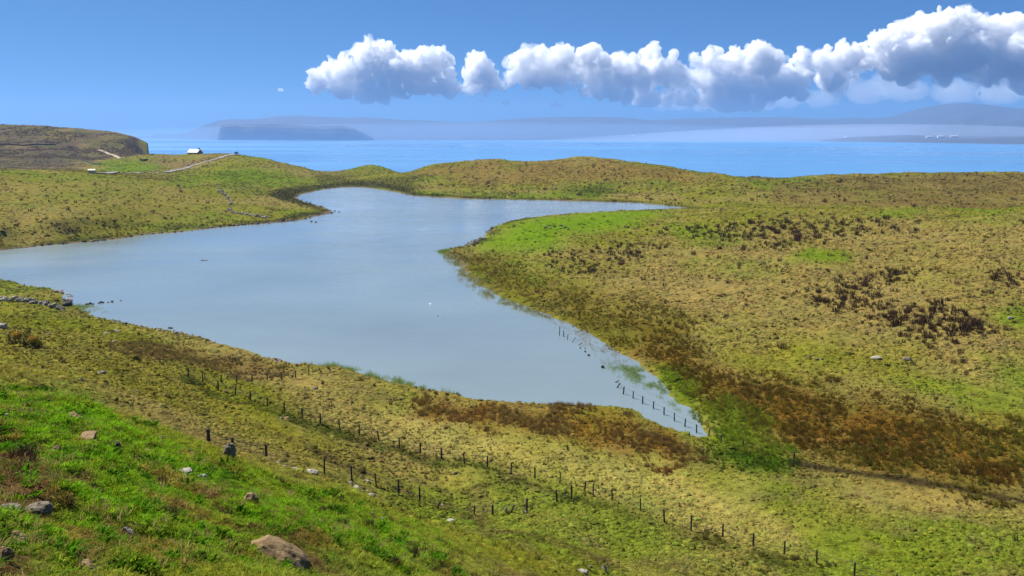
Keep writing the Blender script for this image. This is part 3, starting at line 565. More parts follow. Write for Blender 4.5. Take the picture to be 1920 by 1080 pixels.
def tuft_arrays(n, h, spread, width, lean, rnd, droop=0.3, base=0.0):
    V, Fc = [], []
    for _ in range(n):
        a = rnd.uniform(0, 6.283); rr = spread * math.sqrt(rnd.random()); bx, by = rr * math.cos(a), rr * math.sin(a)
        la = a + rnd.uniform(-0.9, 0.9); L = lean * rnd.uniform(0.2, 1.2) * (0.35 + rr / max(spread, 1e-6)); hh = h * rnd.uniform(0.55, 1.1)
        fa = rnd.uniform(0, 3.1416); wx, wy = math.cos(fa) * width * 0.5, math.sin(fa) * width * 0.5
        mx_, my = bx + math.cos(la) * L * 0.4, by + math.sin(la) * L * 0.4; tx, ty = bx + math.cos(la) * L, by + math.sin(la) * L
        tz = hh * (1 - droop * L / max(lean, 1e-6) * 0.5); i = len(V)
        V += [(bx - wx, by - wy, base), (bx + wx, by + wy, base), (mx_ - wx * .8, my - wy * .8, hh * 0.6), (mx_ + wx * .8, my + wy * .8, hh * 0.6), (tx, ty, tz)]
        Fc += [(i, i + 1, i + 3), (i, i + 3, i + 2), (i + 2, i + 3, i + 4)]
    return V, Fc
def mound_arrays(r, h, rnd, V, Fc):
    """the thatched heart of a tussock: a low uneven dome"""
    n0 = len(V); ph = rnd.uniform(0, 6.28); rings = [(1.0, -0.08), (0.82, 0.42), (0.5, 0.82)]
    for q, zz in rings:
        for k in range(9):
            t = 6.2832 * k / 9 + ph; j = rnd.uniform(.78, 1.2); V.append((math.cos(t) * r * q * j, math.sin(t) * r * q * j, h * zz * rnd.uniform(.8, 1.2)))
    V.append((0, 0, h * rnd.uniform(.9, 1.1)))
    for i in range(2):
        for k in range(9):
            a, b, c, d = n0 + i * 9 + k, n0 + i * 9 + (k + 1) % 9, n0 + i * 9 + 9 + (k + 1) % 9, n0 + i * 9 + 9 + k; Fc += [(a, b, c), (a, c, d)]
    for k in range(9): Fc.append((n0 + 18 + k, n0 + 18 + (k + 1) % 9, n0 + 27))
    return V, Fc
def proto_collection(name, n, mat, *a, seed=1, mound=None, **kw):
    c = bpy.data.collections.new(name); rnd = random.Random(seed)
    for k in range(n):
        V, Fc = tuft_arrays(*a, rnd, **kw)
        if mound: V, Fc = mound_arrays(*mound, rnd, V, Fc)
        o = mesh_np('%s_%02d' % (name, k), V, Fc, mat, smooth=False)
        COL.objects.unlink(o); c.objects.link(o)
    return c
_gn = {}
def instancer_tree(coll):
    if coll.name in _gn: return _gn[coll.name]
    ng = bpy.data.node_groups.new('scatter_' + coll.name, 'GeometryNodeTree'); ng.is_modifier = True
    ng.interface.new_socket('Geometry', in_out='INPUT', socket_type='NodeSocketGeometry'); ng.interface.new_socket('Geometry', in_out='OUTPUT', socket_type='NodeSocketGeometry')
    n = ng.nodes; l = ng.links; gi, go = n.new('NodeGroupInput'), n.new('NodeGroupOutput')
    ip = n.new('GeometryNodeInstanceOnPoints'); ci = n.new('GeometryNodeCollectionInfo'); ci.inputs['Collection'].default_value = coll
    ci.inputs['Separate Children'].default_value = True; ci.inputs['Reset Children'].default_value = True
    def na(nm, t):
        x = n.new('GeometryNodeInputNamedAttribute'); x.data_type = t; x.inputs['Name'].default_value = nm; return x.outputs['Attribute']
    er = n.new('FunctionNodeEulerToRotation'); l.new(na('rot', 'FLOAT_VECTOR'), er.inputs[0])
    ip.inputs['Pick Instance'].default_value = True
    l.new(gi.outputs[0], ip.inputs['Points']); l.new(ci.outputs[0], ip.inputs['Instance']); l.new(na('pick', 'INT'), ip.inputs['Instance Index'])
    l.new(er.outputs[0], ip.inputs['Rotation']); l.new(na('scl', 'FLOAT_VECTOR'), ip.inputs['Scale']); l.new(ip.outputs[0], go.inputs[0])
    _gn[coll.name] = ng; return ng
def scatter(name, label, cat, P, scl, tint, coll, tilt=0.12):
    n = len(P); me = bpy.data.meshes.new(name); me.vertices.add(n); me.vertices.foreach_set('co', np.asarray(P, np.float32).ravel())
    rot = np.stack([RNG.normal(0, tilt, n), RNG.normal(0, tilt, n), RNG.uniform(0, 6.283, n)], 1)
    s = np.asarray(scl, float); s = s[:, None] * np.stack([RNG.uniform(.85, 1.2, n), RNG.uniform(.85, 1.2, n), RNG.uniform(.75, 1.25, n)], 1) if s.ndim == 1 else s
    me.attributes.new('rot', 'FLOAT_VECTOR', 'POINT').data.foreach_set('vector', rot.astype(np.float32).ravel())
    me.attributes.new('scl', 'FLOAT_VECTOR', 'POINT').data.foreach_set('vector', s.astype(np.float32).ravel())
    me.attributes.new('pick', 'INT', 'POINT').data.foreach_set('value', RNG.integers(0, len(coll.objects), n).astype(np.int32))
    me.attributes.new('tint', 'FLOAT_COLOR', 'POINT').data.foreach_set('color', np.concatenate([np.clip(tint, 0, 1), np.ones((n, 1))], 1).astype(np.float32).ravel())
    o = bpy.data.objects.new(name, me); COL.objects.link(o)
    o.modifiers.new('scatter', 'NODES').node_group = instancer_tree(coll)
    return tag(o, label, cat, kind='stuff')
def grid_points(n, y0, y1, a_lim=0.66):
    """random ground points, spread as the net of the ground is (even to the eye near and far)"""
    j0, j1 = np.interp([math.log(y0 + A_OFF), math.log(y1 + A_OFF)], BV, np.arange(NB))
    fb = RNG.uniform(j0, j1, n); fa = RNG.uniform((-a_lim + 0.8) / 1.6 * (NA - 1), (a_lim + 0.8) / 1.6 * (NA - 1), n)
    b = np.interp(fb, np.arange(NB), BV); a = -0.8 + fa / (NA - 1) * 1.6; y = np.exp(b) - A_OFF; x = a * (y + A_OFF)
    return x, y
def cover(x, y):
    a, b = ab(x, y); return np.stack([grid_sample(C[..., k], AV, BV, a, b) for k in range(3)], 1)
def vary(t, lo, hi): return t * RNG.uniform(lo, hi, (len(t), 1)) * RNG.uniform(.9, 1.1, (len(t), 3))
m_blade = blade_mat('grass_blades', 0.5); m_sedge = blade_mat('sedge_blades', 0.42, 0.3)
c_turf = proto_collection('turf_tuft', 8, m_blade, 30, 0.065, 0.085, 0.012, 0.075, seed=4, droop=.7)
c_tussock = proto_collection('tussock_tuft', 8, m_sedge, 26, 0.24, 0.26, 0.026, 0.26, seed=5, droop=1.1, mound=(.30, .15))
c_rush = proto_collection('rush_tuft', 6, m_sedge, 40, 0.75, 0.24, 0.026, 0.16, seed=6)
c_reed = proto_collection('reed_tuft', 6, m_sedge, 9, 0.75, 0.30, 0.017, 0.07, seed=7)

# grazed turf on the knoll
x, y = grid_points(95000, 5.5, 62); k = in_patch(pxpoly(PATCH['knoll']), x, y, .03, .03) > RNG.random(len(x)) * 0.9 - 0.42
bare = np.maximum.reduce([in_patch(pxpoly(q_), x, y, .01, .05) for q_ in SCARS]); k &= (bare < RNG.random(len(x)) * 0.9 + 0.25)
x, y = x[k], y[k]; P = np.stack([x, y, ground(x, y) - 0.01], 1)
scatter('turf', 'short bright green grazed grass covering the near knoll', 'grass', P, (0.75 + y / 45) * RNG.uniform(.6, 1.35, len(x)), vary(cover(x, y) * 1.75, .6, 1.45), c_turf)
# straw, dark clover and herb tufts, dandelions and loose stones among the turf
def sprinkle(name, label, cat, n, s0, s1, col, coll, lo=.6, hi=1.4, thr=0.0, seed=120, y1=58, inknoll=True):
    x, y = grid_points(n, 5.5, y1); k = (fbm(x / 1.8, y / 1.8, 3, seed) > thr)
    if inknoll: k &= in_patch(pxpoly(PATCH['knoll']), x, y, .03, .03) > .4
    x, y = x[k], y[k]; return scatter(name, label, cat, np.stack([x, y, ground(x, y) - .008], 1), (0.7 + y / 50) * RNG.uniform(s0, s1, len(x)), vary(np.tile(col, (len(x), 1)), lo, hi), coll)
c_straw = proto_collection('straw_tuft', 5, m_blade, 16, 0.13, 0.06, 0.008, 0.11, seed=14, droop=.6)
c_herb = proto_collection('herb_tuft', 5, m_blade, 34, 0.075, 0.10, 0.030, 0.10, seed=15, droop=.9)
sprinkle('dry_grass', 'dry straw coloured grass among the green turf', 'grass', 9000, .7, 1.6, (.26, .19, .075), c_straw, thr=.52, seed=121)
sprinkle('herbs', 'dark green clover and herbs in the turf', 'herbs', 5000, .8, 2.2, (.060, .150, .003), c_herb, thr=.54, seed=124)
sprinkle('yellow_grass', 'yellowish green grass in the turf', 'grass', 14000, .8, 1.5, (.17, .20, .006), c_turf, thr=.5, seed=127)
sprinkle('dead_thatch', 'brown dead thatch in the turf', 'grass', 12000, .8, 1.6, (.13, .075, .028), c_turf, thr=.58, seed=130)
c_bloom = bpy.data.collections.new('dandelion_heads'); m_bloom = M('dandelion_yellow', (.75, .52, .02), .7, .1, 20)
o = mesh_np('dandelion_head', [(math.cos(t * .785) * .022, math.sin(t * .785) * .022, .07) for t in range(8)] + [(0, 0, .085), (0, 0, .055)], [(k, (k + 1) % 8, 8) for k in range(8)] + [((k + 1) % 8, k, 9) for k in range(8)], m_bloom); COL.objects.unlink(o); c_bloom.objects.link(o)
c_peb = bpy.data.collections.new('pebbles'); m_peb = M('loose_stone', (.30, .25, .19), .9, .3, 12)
for k_ in range(3):
    rr = random.Random(900 + k_); bm = bmesh.new(); bmesh.ops.create_icosphere(bm, subdivisions=1, radius=.055)
    for v in bm.verts: v.co = Vector((v.co.x * rr.uniform(.7, 1.3), v.co.y * rr.uniform(.7, 1.2), v.co.z * rr.uniform(.4, .7) + .01))
    me = bpy.data.meshes.new('pebble'); bm.to_mesh(me); bm.free(); me.materials.append(m_peb); o = bpy.data.objects.new('pebble_%d' % k_, me); c_peb.objects.link(o)
sprinkle('pebbles', 'small loose stones scattered over the turf and bare soil', 'stones', 900, .5, 1.7, (.3, .25, .2), c_peb, thr=.5, seed=136)
sprinkle('dandelions', 'tiny yellow flowers dotted through the turf', 'flowers', 260, .9, 1.5, (.7, .5, .02), c_bloom, thr=.4, seed=133)
# rough tussocky grass on every slope
x, y = grid_points(190000, 36, 470); sd_ = lake_sd(x, y); kn_ = in_patch(pxpoly(PATCH['knoll']), x, y, .02, .02)
gr_ = in_patch(pxpoly(PATCH['point']), x, y); gh_ = in_patch(pxpoly(PATCH['greenhill']), x, y)
k = (sd_ > 0.5) & (RNG.random(len(x)) > in_patch(pxpoly(PATCH['lefthill']), x, y, .03, .04) * .5) & (kn_ < 0.25 + RNG.random(len(x)) * .3) & (RNG.random(len(x)) > np.maximum(gr_, gh_) * 0.85) & (fbm(x / 7, y / 10, 3, 70) + RNG.normal(0, .12, len(x)) > 0.40)
x, y = x[k], y[k]; P = np.stack([x, y, ground(x, y) - 0.03], 1)
scatter('tussock_grass', 'rough tan and olive tussock grass over the slopes', 'grass', P, np.clip(0.33 + y / 330, .38, 1.25) * RNG.lognormal(0, .36, len(x)), vary(cover(x, y) * 1.4, .65, 1.35), c_tussock, 0.2)
x, y = grid_points(85000, 470, 1230); k = (lake_sd(x, y) > 2) & (fbm(x / 16, y / 24, 3, 72) + RNG.normal(0, .12, len(x)) > 0.42); x, y = x[k], y[k]
scatter('tussock_grass', 'rough brown tussock grass on the far ridges and headland', 'grass', np.stack([x, y, ground(x, y) - .05], 1), RNG.uniform(1.2, 2.6, len(x)), vary(cover(x, y) * 1.15, .55, 1.3), c_tussock, 0.2)
x, y = grid_points(60000, 850, 1230, .66); k = in_patch(pxpoly(PATCH['headland']), x, y, .01, .02) > .5; k &= fbm(x / 22, y / 45, 4, 74) > .5; x, y = x[k], y[k]
scatter('heather', 'dark heather patches over the headland', 'heather', np.stack([x, y, ground(x, y) - .1], 1), RNG.uniform(2.0, 4.5, len(x)), vary(np.tile((.120, .085, .060), (len(x), 1)), .6, 1.4), c_tussock, .2)
# small dark sprigs added to stand in for shaded gaps between the tussocks
x, y = grid_points(60000, 40, 520); k = (lake_sd(x, y) > 1) & (in_patch(pxpoly(PATCH['knoll']), x, y, .02, .02) < .3) & (RNG.random(len(x)) > in_patch(pxpoly(PATCH['point']), x, y) * .85) & (RNG.random(len(x)) > in_patch(pxpoly(PATCH['lefthill']), x, y) * .7) & (RNG.random(len(x)) > .6 * sstep(150, 320, y)) & (fbm(x / 9, y / 14, 3, 76) + RNG.normal(0, .1, len(x)) > .46); x, y = x[k], y[k]
scatter('shade_sprigs', 'small dark sprigs added as shade between the tussocks', 'sedge', np.stack([x, y, ground(x, y) - .02], 1), np.clip(.16 + y / 700, .2, .6) * RNG.lognormal(0, .35, len(x)), vary(np.tile((.040, .027, .010), (len(x), 1)), .5, 1.5), c_rush, .15)
# rust and brown rushes of the wet ground
def bed(name, label, key, n, y0, y1, h0, h1, cols, thr=0.42, seed=30, coll=None):
    x, y = grid_points(n, y0, y1); k = (in_patch(pxpoly(PATCH[key]), x, y, .015, .05, seed) > .5) & (fbm(x / 4, y / 6, 3, seed) + RNG.normal(0, .07, len(x)) > thr) & (lake_sd(x, y) > -1.0)
    x, y = x[k], y[k]; P = np.stack([x, y, np.maximum(ground(x, y), LAKE_Z - .2) - 0.03], 1); cols = np.array(cols)
    w_ = np.clip(fbm(x / 5, y / 7, 3, seed + 5)[:, None] * 2.2 - 0.6 + RNG.normal(0, .25, (len(x), 1)), 0, 1)
    return scatter(name, label, 'rushes', P, RNG.uniform(h0, h1, len(x)), vary((cols[0] * w_ + cols[1] * (1 - w_)) * 1.15, .6, 1.4), coll or c_rush)
bed('bog_rushes', 'dense rusty brown rushes filling the bog beside the lake', 'bog', 60000, 75, 330, 0.5, 1.0, [(.118, .074, .011), (.108, .098, .011)], 0.44, 30)
bed('bog_rushes', 'darker brown rushes in the wettest part of the bog', 'bogdark', 26000, 75, 150, 0.6, 1.15, [(.112, .064, .010), (.098, .076, .009)], 0.46, 34)
bed('rush_bed', 'reddish brown rush bed along the near lake edge', 'nearrush', 26000, 82, 125, 0.55, 1.0, [(.175, .092, .026), (.150, .105, .030)], 0.42, 38)
bed('rush_bed', 'straw brown rushes on the slope above the near shore', 'leftrush', 22000, 100, 150, 0.5, .9, [(.155, .100, .036), (.13, .105, .03)], 0.45, 42)
bed('reed_meadow', 'fresh green reeds where the lake narrows to a ditch', 'reedmeadow', 40000, 80, 140, 0.5, .8, [(.135, .200, .012), (.165, .185, .016)], 0.25, 46)
bed('wet_grass', 'deep green wet grass at the end of the lake', 'darkgreen', 12000, 80, 105, 0.35, .6, [(.040, .090, .002), (.065, .11, .003)], 0.2, 50)
bed('bank_sedge', 'dark sedge along the far bank of the lake', 'bank', 16000, 250, 640, 0.9, 1.6, [(.050, .046, .020), (.075, .068, .020)], 0.3, 54)
bed('bank_sedge', 'dark sedge across the low saddle beyond the lake', 'saddle', 9000, 500, 760, 0.9, 1.6, [(.050, .045, .022), (.075, .065, .022)], 0.45, 58)
bed('bank_sedge', 'dark tufts along the bank below the hill across the lake', 'shorebank', 30000, 215, 400, 0.6, 1.3, [(.040, .050, .010), (.075, .085, .010)], 0.48, 57)
bed('bank_sedge', 'dark tufts along the foot of the ridge beyond the lake', 'ridgebank', 16000, 380, 560, 0.8, 1.5, [(.038, .045, .012), (.07, .075, .012)], 0.42, 59)
bed('ditch_grass', 'darker grass growing thick along the long fence', 'fenceline', 16000, 62, 130, 0.3, .7, [(.060, .085, .014), (.11, .09, .02)], 0.42, 66)
# reeds standing in the water
def reeds(name, label, poly, n, h0, h1, cols, dens=0.5, seed=80):
    w_ = np.array([at_z(px, py, LAKE_Z)[:2] for px, py in poly]); lo, hi = w_.min(0), w_.max(0)
    x, y = RNG.uniform(lo[0], hi[0], n), RNG.uniform(lo[1], hi[1], n); sd_ = poly_sd(x, y, w_)
    wide = max(-sd_.min(), .5); inn = np.clip(-sd_ / wide, 0, 1); shore_ = np.clip(1 + lake_sd(x, y) / (2.2 * wide), 0.05, 1)          # thick by the bank, thinning out over open water
    k = (sd_ < 0) & (lake_sd(x, y) < 1.0) & (RNG.random(n) < dens * 3.2 * inn ** .8 * shore_ * sstep(.30, .62, fbm(x / 1.6, y / 3, 3, seed))); x, y = x[k], y[k]
    cols = np.array(cols); t_ = RNG.random((len(x), 1))
    return scatter(name, label, 'reeds', np.stack([x, y, np.full(len(x), LAKE_Z - .12)], 1), RNG.uniform(h0, h1, len(x)), vary((cols[0] * t_ + cols[1] * (1 - t_)) * 1.6, .7, 1.3), c_reed, .06)
G1, G2, PK = (.085, .145, .018), (.13, .155, .03), (.19, .12, .085)
reeds('reeds', 'green reeds standing in the shallows off the near shore', [(545, 690), (560, 682), (620, 680), (690, 696), (760, 714), (860, 738), (870, 748), (740, 728), (640, 702)], 12000, .8, 1.35, [G1, G2], .62, 81)
reeds('reeds', 'thin green reeds along the narrowing shore', [(960, 752), (1080, 752), (1160, 760), (1230, 790), (1290, 818), (1240, 808), (1150, 772), (1000, 764)], 2600, .35, .7, [G1, G2], .5, 82)
reeds('reeds', 'dense green reeds beside the posts standing in water', [(1120, 676), (1150, 680), (1205, 688), (1250, 725), (1300, 775), (1325, 800), (1270, 774), (1215, 738), (1165, 712), (1130, 694)], 13000, .5, .95, [G1, G2], .52, 83)
reeds('reeds', 'sparse pinkish reeds in the bay by the leaning posts', [(960, 562), (1060, 600), (1110, 618), (1160, 655), (1190, 680), (1150, 690), (1110, 672), (1080, 645), (1040, 612), (990, 588)], 9000, .5, .95, [PK, (.16, .12, .06)], .46, 84)
reeds('reeds', 'olive reeds fringing the long curved shore', [(812, 468), (850, 470), (872, 500), (930, 548), (1040, 596), (1040, 606), (935, 574), (885, 550), (858, 526), (848, 505), (832, 486)], 26000, .8, 1.35, [(.10, .12, .02), (.15, .12, .04)], .75, 85)
reeds('reeds', 'green spit of reeds at the tip of the grassy point', [(810, 470), (850, 466), (870, 478), (880, 500), (860, 492), (835, 480)], 5000, .8, 1.3, [(.085, .16, .012), (.10, .15, .02)], .9, 86)
reeds('reeds', 'small patch of reeds beside the ruined wall', [(120, 578), (150, 570), (180, 572), (170, 590), (150, 592)], 2600, .5, .9, [G1, (.12, .12, .03)], .75, 87)
reeds('reeds', 'few thin reeds in open water near the ruined wall', [(150, 572), (200, 574), (215, 588), (170, 590)], 900, .5, .8, [G1, G2], .42, 88)

# ------------------------------------------------------------------ rush clumps that can be told apart: dark dots on the hills
m_clump = blade_mat('dark_rush', 0.12, 0.3, own=(.078, .045, .024))
m_clump_far = blade_mat('dark_rush_scattered', 0.12, 0.3)
rnd = random.Random(21); CLUMP_ME = []
for k in range(7):
    V, Fc = tuft_arrays(38, 0.95, 0.34, 0.05, 0.22, rnd, base=-0.12); o = mesh_np('rush_clump', V, Fc, m_clump, smooth=False); CLUMP_ME.append(o.data); bpy.data.objects.remove(o)
c_clump = proto_collection('dark_rush_tuft', 5, m_clump_far, 24, 0.95, 0.36, 0.07, 0.22, seed=23, base=-0.12)
CLUMPS = [  # outline in the photograph, how many, what they grow on, tuft size
    ([(1250, 432), (1330, 425), (1420, 405), (1480, 398), (1560, 405), (1700, 418), (1700, 432), (1580, 440), (1520, 455), (1450, 468), (1390, 470), (1350, 445), (1260, 440)], 330, 'on the crest of the tan hill above the green point', 1.0),
    ([(1500, 548), (1560, 535), (1640, 545), (1720, 565), (1800, 585), (1860, 610), (1840, 628), (1760, 630), (1710, 640), (1660, 610), (1600, 585), (1510, 565)], 300, 'in the dense dark band across the tan hillside', .78),
    ([(1000, 485), (1100, 468), (1180, 455), (1260, 470), (1200, 490), (1130, 500), (1110, 520), (1030, 497)], 130, 'at the edge of the bright green point', .85),
    ([(1640, 520), (1720, 500), (1780, 500), (1700, 520), (1620, 545), (1560, 540)], 70, 'in a short row over the dense dark band', .7),
    ([(960, 440), (1250, 400), (1500, 400), (1900, 400), (1920, 560), (1700, 520), (1500, 520), (1300, 520), (1100, 540), (980, 490)], 260, 'scattered over the open tan hillside', .65),
    ([(1300, 530), (1500, 520), (1920, 560), (1920, 700), (1700, 690), (1500, 640), (1330, 620)], 80, 'scattered on the lower grass beside the bog', .55),
    ([(1860, 500), (1920, 505), (1920, 545), (1870, 530)], 22, 'on the far end of the tan hillside', .8),
    ([(780, 345), (850, 320), (950, 305), (1150, 302), (1300, 325), (1420, 345), (1500, 370), (1400, 385), (1250, 378), (1150, 365), (1000, 365), (860, 362)], 330, 'dotted over the ridge beyond the lake', .95),
    ([(1440, 350), (1560, 330), (1700, 328), (1920, 325), (1920, 345), (1700, 345), (1560, 350)], 130, 'along the skyline ridge over the sea', .95),
    ([(1450, 360), (1600, 350), (1900, 350), (1900, 388), (1600, 384), (1450, 380)], 90, 'in the shallow valley behind the tan hill', .9),
    ([(0, 330), (180, 330), (330, 345), (400, 390), (300, 420), (150, 440), (0, 450)], 130, 'sprinkled over the hill across the lake', .75),
    ([(300, 300), (420, 296), (400, 312), (330, 318)], 50, 'on the brown hill beside the cottage road', .9),
    ([(600, 660), (880, 760), (1000, 800), (700, 780), (560, 720), (300, 700), (200, 660)], 40, 'on the rough pasture by the near shore', .4),
]
cand = []
for ci_, (poly, n, where, h) in enumerate(CLUMPS):
    pp = np.array(poly, float); lo, hi = pp.min(0), pp.max(0); got = 0; tries = 0; hub = [(rnd.uniform(lo[0], hi[0]), rnd.uniform(lo[1], hi[1])) for _ in range(6)]
    while got < n and tries < n * 30:
        tries += 1
        if rnd.random() < .86: qx, qy = rnd.uniform(lo[0], hi[0]), rnd.uniform(lo[1], hi[1])
        else:
            hx, hy = rnd.choice(hub); qx, qy = rnd.gauss(hx, (hi[0] - lo[0]) * .12), rnd.gauss(hy, (hi[1] - lo[1]) * .12)
        if poly_sd(np.array([qx]), np.array([qy]), pp)[0] > 0: continue
        qx += rnd.gauss(0, (hi[0] - lo[0]) * .07); qy += rnd.gauss(0, (hi[1] - lo[1]) * .07)
        x_, y_, z_ = hit(qx, qy)
        if y_ > 1000 or lake_sd(np.array([x_]), np.array([y_]))[0] < 1.5: continue
        s = h * 1.12 * rnd.lognormvariate(0, .30); got += 1; cand.append((s / y_, x_, y_, z_, s, where))
cand.sort(key=lambda c_: -c_[0])
for (_, x_, y_, z_, s, where) in cand[:300]:
    o = bpy.data.objects.new('rush_clump', rnd.choice(CLUMP_ME)); COL.objects.link(o); o.location = (x_, y_, z_ - .03); w_ = s * rnd.uniform(.9, 1.5)
    o.scale = (w_, w_, s); o.rotation_euler = (rnd.gauss(0, .06), rnd.gauss(0, .06), rnd.uniform(0, 6.28))
    tag(o, 'dark brown rush clump ' + where, 'rush clump', 'dark rush clumps ' + where)
rest = cand[300:]
P = np.array([(c_[1], c_[2], c_[3] - .03) for c_ in rest]); S_ = np.array([c_[4] for c_ in rest])
scatter('rush_clumps', 'farther dark rush clumps dotted over ridges and hills', 'rushes', P, S_[:, None] * np.stack([RNG.uniform(.9, 1.6, len(P)), RNG.uniform(.9, 1.6, len(P)), np.ones(len(P))], 1), vary(np.tile((.068, .044, .024), (len(P), 1)), .7, 1.4), c_clump)

#SECTION_OBJECTS
# ------------------------------------------------------------------ stones
def rock_mat(name, col, lichen=(.42, .41, .36), amount=0.45):
    m, nt, b = new_mat(name); g = N(nt, 'ShaderNodeTexCoord').outputs['Object']
    n1 = noise_node(nt, 2.2, 8, .65, g); n2 = noise_node(nt, 6.0, 6, .6, g, .5)
    r = ramp(nt, n1.outputs[0], [(.3, [c_ * .55 for c_ in col]), (.55, col), (.75, [min(1, c_ * 1.35) for c_ in col])])
    r2 = ramp(nt, n2.outputs[0], [(.62 - amount * .25, (0, 0, 0)), (.70, (1, 1, 1))])
    nt.links.new(mixc(nt, r2.outputs[0], r.outputs[0], lichen), b.inputs['Base Color']); b.inputs['Roughness'].default_value = .9; b.inputs['Specular IOR Level'].default_value = .2
    bp = N(nt, 'ShaderNodeBump'); bp.inputs['Strength'].default_value = .8; bp.inputs['Distance'].default_value = .06; nt.links.new(n1.outputs[0], bp.inputs['Height']); nt.links.new(bp.outputs[0], b.inputs['Normal'])
    return m
m_grey = rock_mat('grey_stone', (.145, .115, .080), (.27, .25, .19)); m_white = rock_mat('pale_stone', (.30, .265, .21), (.45, .42, .35)); m_tan = rock_mat('tan_stone', (.21, .135, .062), (.30, .235, .14), .3); m_dark = rock_mat('dark_stone', (.055, .050, .048), (.12, .11, .1), .2); m_pink = rock_mat('pinkish_stone', (.22, .15, .14), (.34, .28, .26), .3)
ROCK_V = []; ROCK_F = None
for k in range(9):
    rr = random.Random(300 + k); bm = bmesh.new(); bmesh.ops.create_icosphere(bm, subdivisions=4 if k < 6 else 3, radius=1.0)
    planes = [(Vector((rr.gauss(0, 1), rr.gauss(0, 1), rr.gauss(0, .8))).normalized(), rr.uniform(.55, .85)) for _ in range(9)]
    for v in bm.verts:
        for nn, dd in planes:
            e = v.co.dot(nn) - dd
            if e > 0: v.co -= nn * e * .92
        v.co += v.co.normalized() * (.13 * mnoise.fractal(v.co * 2.1 + Vector((k * 7, 0, 0)), 1, 2, 5) - .07 * abs(mnoise.noise(v.co * 3.1 + Vector((0, k * 5, 0)))))
    ROCK_V.append((np.array([v.co[:] for v in bm.verts]), np.array([[q.index for q in f.verts] for f in bm.faces]))); bm.free()
_rk = {}
def rock_mesh(k, mat):
    if (k, mat.name) not in _rk:
        o = mesh_np('stone', *ROCK_V[k], mat, smooth=False); _rk[(k, mat.name)] = o.data; bpy.data.objects.remove(o)
    return _rk[(k, mat.name)]
def rock(name, px, py, wpx, hpx, mat, label=None, group=None, parent=None, k=None, sink=.35, on_lake=False, cat='stone', rz=None, tilt=0.0):
    """a stone seen wpx by hpx photograph pixels, standing where that pixel meets the ground"""
    x_, y_, z_ = at_z(px, py, LAKE_Z) if on_lake else hit(px, py)
    L = math.sqrt(x_ * x_ + y_ * y_ + (z_ - CAM_Z) ** 2); sx = wpx * L / F_PX / 2 / .95; sz = hpx * L / F_PX / 2 / .9
    o = bpy.data.objects.new(name, rock_mesh(rnd.randrange(9) if k is None else k, mat)); COL.objects.link(o)
    o.scale = (sx, sx * rnd.uniform(.7, 1.0), sz); o.rotation_euler = (rnd.uniform(-.15, .15), tilt + rnd.uniform(-.1, .1), rnd.uniform(0, 6.28) if rz is None else rz)
    o.location = (x_, y_, z_ + sz * (1 - 2 * sink) * .7)
    if parent: o.parent = parent
    if label: tag(o, label, cat, group)
    return o
# boulders one can name
rock('boulder', 528, 1050, 112, 50, m_tan, 'long tan brown rock slab jutting from the turf', k=5, sink=.5, rz=.1, tilt=.55)
rock('boulder', 74, 966, 52, 32, m_grey, 'rounded grey boulder half buried beside bare earth', k=1)
rock('boulder', 14, 960, 40, 18, m_grey, 'flat grey boulder at the edge of bare earth', k=3)
rock('boulder', 432, 862, 28, 42, m_grey, 'upright lichen patched boulder beside the end of the near fence', k=1, sink=.25)
rock('stone', 137, 786, 32, 18, m_tan, 'flat tan stone lying alone high on the knoll', k=0)
rock('stone', 106, 846, 18, 16, m_tan, 'small tan stone above the bare earth', k=3)
rock('stone', 162, 822, 52, 10, m_tan, 'long low tan stone edge in the turf', k=5)
rock('stone', 212, 838, 24, 14, m_dark, 'dark stone at the end of the long low stone edge', k=5)
rock('stone', 470, 940, 32, 22, m_tan, 'squarish orange tan stone in the middle of the green turf', k=6, sink=.3)
rock('stone', 346, 886, 30, 10, m_white, 'thin whitish stone lying in the turf', k=5)
rock('stone', 378, 898, 24, 12, m_white, 'white stone with a dark hollow below it', k=1)
rock('stone', 240, 1006, 18, 26, m_white, 'small upright white stone in lush turf', k=4)
rock('stone', 164, 1072, 46, 30, m_tan, 'brown stone low in the turf beside a dry stalk', k=2)
rock('stone', 8, 1048, 34, 30, m_tan, 'brown stone cropped by bare soil', k=0)
rock('stone', 22, 1012, 46, 16, m_tan, 'flat brown stone on the bare soil', k=3)
rock('stone', 68, 1008, 36, 14, m_tan, 'flat reddish stone beside the bare soil', k=5)
rock('stone', 302, 826, 16, 12, m_grey, 'little grey stone on the shoulder of the knoll', k=2)
for (px, py, w_, h_) in [(500, 864, 18, 7), (521, 872, 16, 9), (534, 878, 16, 8), (549, 881, 18, 8), (582, 887, 26, 10), (564, 883, 10, 6)]:
    rock('stone', px, py, w_, h_, m_white, 'white stone in the row along the crest by the near fence', 'white stones along the crest by the near fence')
for (px, py, w_, h_) in [(668, 918, 20, 12), (680, 926, 18, 12), (694, 932, 22, 12), (658, 908, 10, 9)]:
    rock('stone', px, py, w_, h_, m_white, 'white stone in the cluster below the near fence', 'white stones clustered below the near fence')
rock('stone', 688, 903, 14, 7, m_white, 'single white stone just behind the near fence wires', k=0)
rock('stone', 845, 978, 16, 7, m_white, 'pale flat stone beside the worn track', k=5)
rock('stone', 830, 950, 12, 8, m_tan, 'pinkish stone at the foot of the broken post', k=2)
rock('stone', 949, 963, 8, 16, m_white, 'upright white stone among brown rushes by the near fence', k=4, sink=.15)
rock('stone', 984, 962, 10, 8, m_white, 'white stone at the foot of a near fence post', k=0)
rock('stone', 190, 702, 20, 9, m_grey, 'grey white boulder alone on the long slope', k=1)
rock('stone', 152, 714, 7, 10, m_white, 'small upright pale stone on the long slope', k=4)
rock('stone', 155, 750, 14, 5, m_white, 'flat white stone at the top edge of the knoll', k=5)
